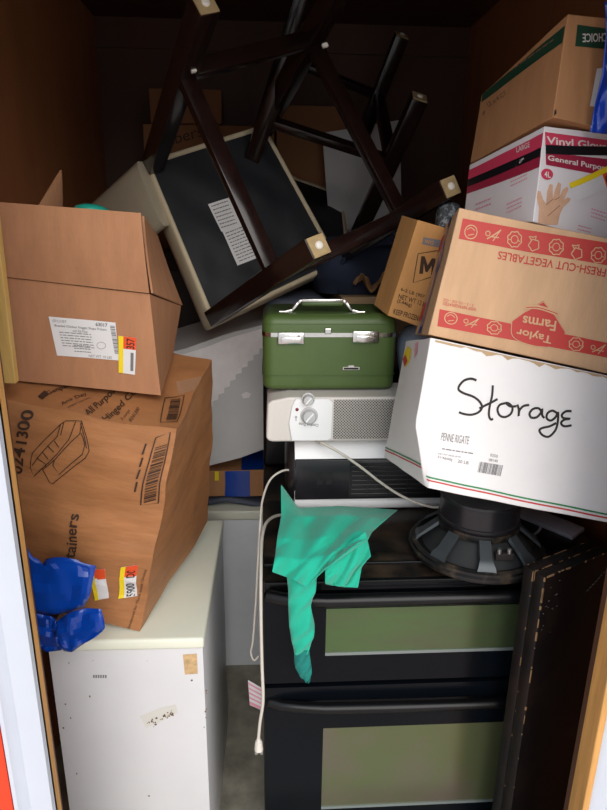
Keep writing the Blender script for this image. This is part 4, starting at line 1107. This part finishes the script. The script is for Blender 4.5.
Gb.draw('L', t, 'printed_lettering', M_ink_pale, .0008)
cc = Gb.draw('F', D2().poly([(545.5 + 5.2 * math.cos(a * .3927), 174.5 + 5.6 * math.sin(a * .3927)) for a in range(16)]), 'size_dot', M_ink_pink, .0008)
Gb.draw('F', D2().text('4L', (542.8, 177.5), (548.4, 178.2), (543, 171.5), .02), 'printed_lettering', M_ink_white, .0013, parent=cc)
hand1 = [(537, 224), (538, 208), (536, 196), (537, 191), (539.5, 192), (541.5, 200), (544, 204), (545, 192), (547.5, 184), (550, 185), (550, 198), (552, 190), (555, 182), (557.5, 184), (556, 196), (559, 189), (563, 186), (564, 189), (560, 199), (563, 197), (566, 197.5), (565.5, 200), (559, 207), (556, 214), (554, 224)]
Gb.draw('F', D2().poly(hand1), 'printed_hand', M_skin_print, .0009, label='printed picture of an open hand')
t = D2().stroke([(544, 205), (550, 199)], .5, 0).stroke([(551, 200), (556, 197)], .5, 0).stroke([(545, 216), (556, 205)], .5, 0)
Gb.draw('F', t, 'printed_hand_lines', M_ink_faint, .0013)
price_tag(Gb, 'F', [(610, 161.5), (617, 180), (571, 201), (564, 183)], [('04', ((.92, .31), (.92, .08), (.40, .31)))], None)
t = D2()
for q in lines((585, 205), (604, 211), (584, 216), 3, seed=5) + lines((572, 222), (588, 226), (571, 229), 2, seed=6): t.poly(q)
Gb.draw('F', t, 'printed_lettering', M_ink_pale, .0008)

# ================================================================== TOP CARTON
Cb = Carton('choice_carton', 'tan carton with dark green bands on top of the glove carton', 'box', (.5864, 1.3234, 1.8424), (-12.56, 4.9, 8.78), (.2204, .2763, .1821), M_card_c,
            fix=dict(LFT=(568, 14), LFB=(553, 117), LKT=(481, 95), LKB=(470, 164), RFT=(645, 22), RFB=(640, 137)), amp=.0015, seed=81, n=10)
g1 = Cb.draw('L', D2().poly([(565, 25.5), (562.5, 42), (481, 102.5), (482, 94.5)]), 'green_band', M_ink_green, .0007)
t = D2()
for q in lines((558, 35), (500, 77), (555, 41), 1, seed=3, th=.35): t.poly(q)
Cb.draw('L', t, 'printed_lettering', M_ink_faint, .0011, parent=g1)
g2 = Cb.draw('F', D2().poly([(576, 23.5), (650, 33), (650, 50), (574, 43)]), 'green_band', M_ink_green, .0007)
Cb.draw('F', D2().text('CHOICE', (604, 31), (580.5, 31.5), (604, 39), .015), 'printed_lettering', M_ink_white, .0012, parent=g2)
t = D2().text('12 x 4 CT', (487, 108), (504, 97), (485, 103.5), .01).poly([(482, 112), (484, 110.6), (483.5, 115), (481.5, 116)])
Cb.draw('L', t, 'printed_lettering', M_ink_faint, .0008)
Cb.draw('F', D2().poly([(553.5, 110), (556, 108), (556, 113), (553.5, 115.5)]), 'hand_hole', M_ink, .0008)
Cb.draw('F', D2().poly([(594, 64.5), (604, 63), (598, 105), (587, 103)]), 'paper_label', M_paper, .0015)
wr = thing('blue_plastic_wrap', 'bright blue plastic wrap hanging over the right side of the top carton', 'wrap', tuple(atY(605, 70, Cb.W['LFT'].y - .01)))
wm_ = Matrix.Translation(wr.location).inverted(); YW = min(Cb.W['LFT'].y, Cb.W['RFT'].y, Cb.W['LFB'].y, Cb.W['RFB'].y)
rows = [[(605, 2), (615, -2), (640, -6)], [(606, 35), (616, 34), (645, 32)], [(602, 75), (615, 76), (648, 78)], [(594, 110), (612, 112), (645, 116)], [(590, 132), (612, 135), (640, 140)]]
def wf(u, v):
    f = wad(rows, YW - .012, 13, .008)
    return wm_ @ f(u, v)
MB().grid(wf, 18, 26).build('wrap_sheet', M_blue_wrap, wr, smooth=60, solid=.0015)

# ================================================================== SPEAKER DRIVER
spx = atZ(481, 546, .935)
zb_ = .918
sp = thing('speaker_driver', 'large black loudspeaker driver lying face down on the stove', 'speaker', (.464, 1.190, zb_)); sp.scale = (.955, .955, 1)
MB().lathe([(.118, 0), (.153, 0), (.1555, .004), (.1555, .010), (.150, .013), (.150, .019), (.140, .022), (.132, .016), (.120, .014), (.118, 0)], 72).build('rim', M_speaker, sp, smooth=40)
MB().lathe([(.128, .012), (.118, .020), (.075, .060), (.07, .064), (0, .064)], 56).build('cone', M_cone, sp, smooth=50)
MB().lathe([(.0, .058), (.090, .058), (.092, .061), (.092, .074), (.0, .074)], 56).build('basket_plate', M_speaker, sp, smooth=40)
for k in range(8):
    a = k * PI / 4 - .166
    mb = MB()
    ca, sa = math.cos(a), math.sin(a); nx, ny = -sa, ca
    def q3(r, w, z): return [Vector((ca * r + nx * w, sa * r + ny * w, z)), Vector((ca * r - nx * w, sa * r - ny * w, z))]
    secs = [q3(.143, .021, .018) + q3(.139, .018, .030), q3(.128, .016, .030) + q3(.124, .013, .040), q3(.086, .014, .062) + q3(.082, .012, .074)]
    rows_ = [[mb.bm.verts.new(p) for p in (s_[0], s_[1], s_[3], s_[2])] for s_ in secs]
    for A, B in zip(rows_, rows_[1:]):
        for i in range(4): mb.bm.faces.new((A[i], A[(i + 1) % 4], B[(i + 1) % 4], B[i]))
    mb.bm.faces.new(rows_[0][::-1]); mb.bm.faces.new(rows_[-1])
    bmesh.ops.recalc_face_normals(mb.bm, faces=mb.bm.faces[:])
    mb.build('basket_spoke', M_spoke, sp, smooth=40)
ZM = .138
MB().lathe([(0, .074), (.089, .074), (.092, .078), (.092, .084), (.089, .086), (.089, ZM - .010), (.092, ZM - .008), (.091, ZM - .002), (.085, ZM), (0, ZM)], 64).build('magnet', M_dark_plastic, sp, smooth=40)
tmn = MB().box((.004, -.112, .030), (.044, -.096, .046), bevel=.002).build('terminal', M_ink, sp)
for s_ in (.012, .034): MB().lathe([(0, 0), (.005, 0), (.005, .010), (0, .012)], 12, M=Matrix.Translation((s_, -.108, .046))).build('terminal_post', M_steel, tmn)

sa, sb = atZ(520, 511, .926), atZ(581, 536, .926); sd_ = sb - sa
slab = thing('grey_slab', 'flat grey slab lying on the stove right of the speaker magnet', 'slab', tuple((sa + sb) / 2 + Vector((0, .012, -.006))), (math.radians(5), 0, math.atan2(sd_.y, sd_.x)))
MB().box((-sd_.length / 2, -.026, -.002), (sd_.length / 2, .030, .010), bevel=.003).build('slab_body', M_slab, slab, smooth=40)

# ================================================================== BLACK PANEL at right
p0 = Vector((.5236, .98, 0)); ang = math.radians(26.7)
pn = thing('black_board', 'black painted wooden board with chipped edges in front of the stove, at right', 'board', p0, (0, 0, ang))
PH = .974
MB().box((0, .026, 0), (.215, .050, PH), bevel=.002).box((0, 0, 0), (.215, .024, PH), bevel=.002).box((.002, .02, .01), (.21, .03, PH - .003)).build('board_slab', M_panel, pn, smooth=40)
rg = random.Random(11); mb = MB()
for i in range(30):
    z = PH - rg.random() ** 1.5 * .66; h = rg.choice([.002, .003, .005, .008, .02, .03]); w = rg.uniform(.0006, .0020)
    y0_ = rg.choice([-.0006, -.0006, .0225, .0265])
    if y0_ < 0: mb.box((-.0007, y0_, z - h), (w, w * 1.2, z))
    else: mb.box((-.0007, y0_, z - h), (.0008, y0_ + w, z))
for i in range(30):
    x = rg.random() ** 1.4 * .2; l = rg.choice([.002, .004, .008, .02]); y = rg.choice([-.0006, -.0006, .0232, .047])
    mb.box((x, y, PH - rg.uniform(.0008, .003)), (min(.214, x + l), y + rg.uniform(.0008, .0025), PH + .0007))
tag(mb.build('chipped_edges', M_chip, pn), kind='stuff')
mb = MB()
for k in range(9):
    x = .14 + k * .008; mb.box((x, -.0006, PH - .075 + k * .0045), (x + .006, .0002, PH - .073 + k * .0045))
for k in range(14):
    x = rg.uniform(.004, .05); z = PH - rg.uniform(.02, .14); mb.box((x, -.0005, z), (x + rg.uniform(.001, .004), .0002, z + .0012))
mb.build('scratches', M_ink_grey, pn)

# ================================================================== TEAL CLOTH
tw = thing('teal_garment', 'crumpled teal cloth garment hanging over the front edge of the stove', 'cloth', tuple(atY(310, 580, 1.07)))
tM = Matrix.Translation(tw.location).inverted()
def cloth(rows, Ys, seed, amp, nu=40, nv=40, wr=9):
    nr = len(rows)
    def fn(u, v):
        f = v * (nr - 1); i = min(int(f), nr - 2); t = f - i
        t2 = t
        def row(r):
            g = u * (len(r) - 1); j = min(int(g), len(r) - 2); k = g - j
            k = k
            return Vector((r[j][0] * (1 - k) + r[j + 1][0] * k, r[j][1] * (1 - k) + r[j + 1][1] * k, 0))
        p = row(rows[i]) * (1 - t2) + row(rows[i + 1]) * t2
        y = Ys[i] * (1 - t2) + Ys[i + 1] * t2
        y -= amp * (.5 + .5 * noise.noise(Vector((u * wr * .5 + seed, v * 2.5, seed)))) + amp * .55 * math.sin(u * wr + v * 3 + seed) ** 2 + amp * .5 * abs(math.sin((u + v * .8) * 8 + seed))
        q = atY(p.x, p.y, y)
        return tM @ q
    return MB().grid(fn, nu, nv)
main = [[(281, 484), (298, 508), (340, 506), (372, 508), (398, 510)],
        [(281, 516), (305, 517), (340, 515), (366, 518), (388, 518)],
        [(277, 538), (303, 540), (335, 536), (358, 532), (372, 532)],
        [(275, 556), (300, 560), (325, 556), (350, 545), (368, 540)],
        [(272, 572), (294, 580), (306, 588), (324, 570), (345, 556)]]
mb = cloth(main, [1.29, 1.19, 1.10, 1.05, 1.03], 2, .024, wr=11)
gm = mb.build('garment_body', M_towel, tw, smooth=70, solid=.0022, sub=1)
fold = [[(340, 541), (356, 533), (367, 531)], [(326, 556), (352, 548), (371, 546)], [(324, 568), (348, 566), (372, 556)], [(325, 583), (342, 587), (358, 588), ]]
f2 = cloth([[(325, 560), (342, 548), (366, 531)], [(325, 568), (345, 560), (369, 546)], [(325, 576), (346, 572), (371, 556)], [(325, 583), (344, 586), (362, 566)], [(326, 584), (344, 587), (358, 588)]], [1.045, 1.036, 1.028, 1.034, 1.036], 6, .014, 24, 24, 6)
f2.build('garment_fold', M_towel, tw, smooth=70, solid=.0022, sub=1)
def legp(rows, Y, name, m, seed):
    """flattened hanging sleeve: closed tube with wrinkles"""
    n = 20; mb = MB(); R_ = []
    rr = []
    for i in range((len(rows) - 1) * 6 + 1):
        f = i / 6; k = min(int(f), len(rows) - 2); t = f - k
        xl = rows[k][0] * (1 - t) + rows[k + 1][0] * t; xr = rows[k][1] * (1 - t) + rows[k + 1][1] * t; y = rows[k][2] * (1 - t) + rows[k + 1][2] * t
        a = tM @ atY(xl, y, Y); b_ = tM @ atY(xr, y, Y); c_ = (a + b_) / 2; h = (b_ - a).length / 2
        ring_ = []
        for j in range(n):
            th = 2 * PI * j / n
            wv = 1 + .12 * noise.noise(Vector((j * .7, i * .22, seed)))
            ring_.append(mb.bm.verts.new(c_ + Vector((math.cos(th) * h, math.sin(th) * min(h * .6, .018) * wv + .004 * math.sin(i * .8 + j), .0))))
        rr.append(ring_)
    for A, B in zip(rr, rr[1:]):
        for j in range(n): mb.bm.faces.new((A[j], A[(j + 1) % n], B[(j + 1) % n], B[j]))
    mb.bm.faces.new(rr[0]); mb.bm.faces.new(rr[-1][::-1])
    return mb.build(name, m, tw, smooth=60, sub=1)
lgp = legp([(286, 318, 570), (288, 316, 590), (288, 311, 606), (289, 315, 626), (291, 314, 638), (294, 308, 652)], 1.034, 'hanging_sleeve', M_towel, 3)
cf = legp([(294, 309, 648), (294, 311, 662), (296, 312, 670), (302, 311, 678), (306, 309, 682)], 1.036, 'knit_cuff', M_towel_dark, 5)
cf['label'] = 'darker teal knit cuff at the tip'

# ================================================================== LIGHT
w = bpy.data.worlds.new('sky'); S.world = w; w.use_nodes = True
nt = w.node_tree; bg = nt.nodes['Background']
tc = nt.nodes.new('ShaderNodeTexCoord'); sx = nt.nodes.new('ShaderNodeSeparateXYZ'); rp_ = nt.nodes.new('ShaderNodeValToRGB')
nt.links.new(tc.outputs['Generated'], sx.inputs[0]); nt.links.new(sx.outputs['Z'], rp_.inputs[0])
rp_.color_ramp.elements[0].position = 0.0; rp_.color_ramp.elements[0].color = (.80, .81, .84, 1)
rp_.color_ramp.elements[1].position = .55; rp_.color_ramp.elements[1].color = (.80, .88, 1.0, 1)
e = rp_.color_ramp.elements.new(.12); e.color = (.84, .86, .90, 1)
nt.links.new(rp_.outputs['Color'], bg.inputs['Color']); bg.inputs['Strength'].default_value = SKY
sd = bpy.data.lights.new('sun', 'SUN'); sd.energy = SUN; sd.angle = math.radians(SUNA); sd.color = (1.0, .95, .88)
so = bpy.data.objects.new('sun', sd); COL.objects.link(so)
el, az = math.radians(SUNEL), math.radians(SUNAZ)
d = Vector((-math.sin(az) * math.cos(el), math.cos(az) * math.cos(el), -math.sin(el)))
so.rotation_euler = d.to_track_quat('-Z', 'Y').to_euler(); so.location = (1, -3, 3)
vs_ = S.view_settings; vs_.view_transform = 'Standard'; vs_.look = 'None'; vs_.gamma = 1.0; vs_.exposure = EXPO
vs_.use_curve_mapping = False
S.cycles.max_bounces = 8; S.cycles.diffuse_bounces = 5
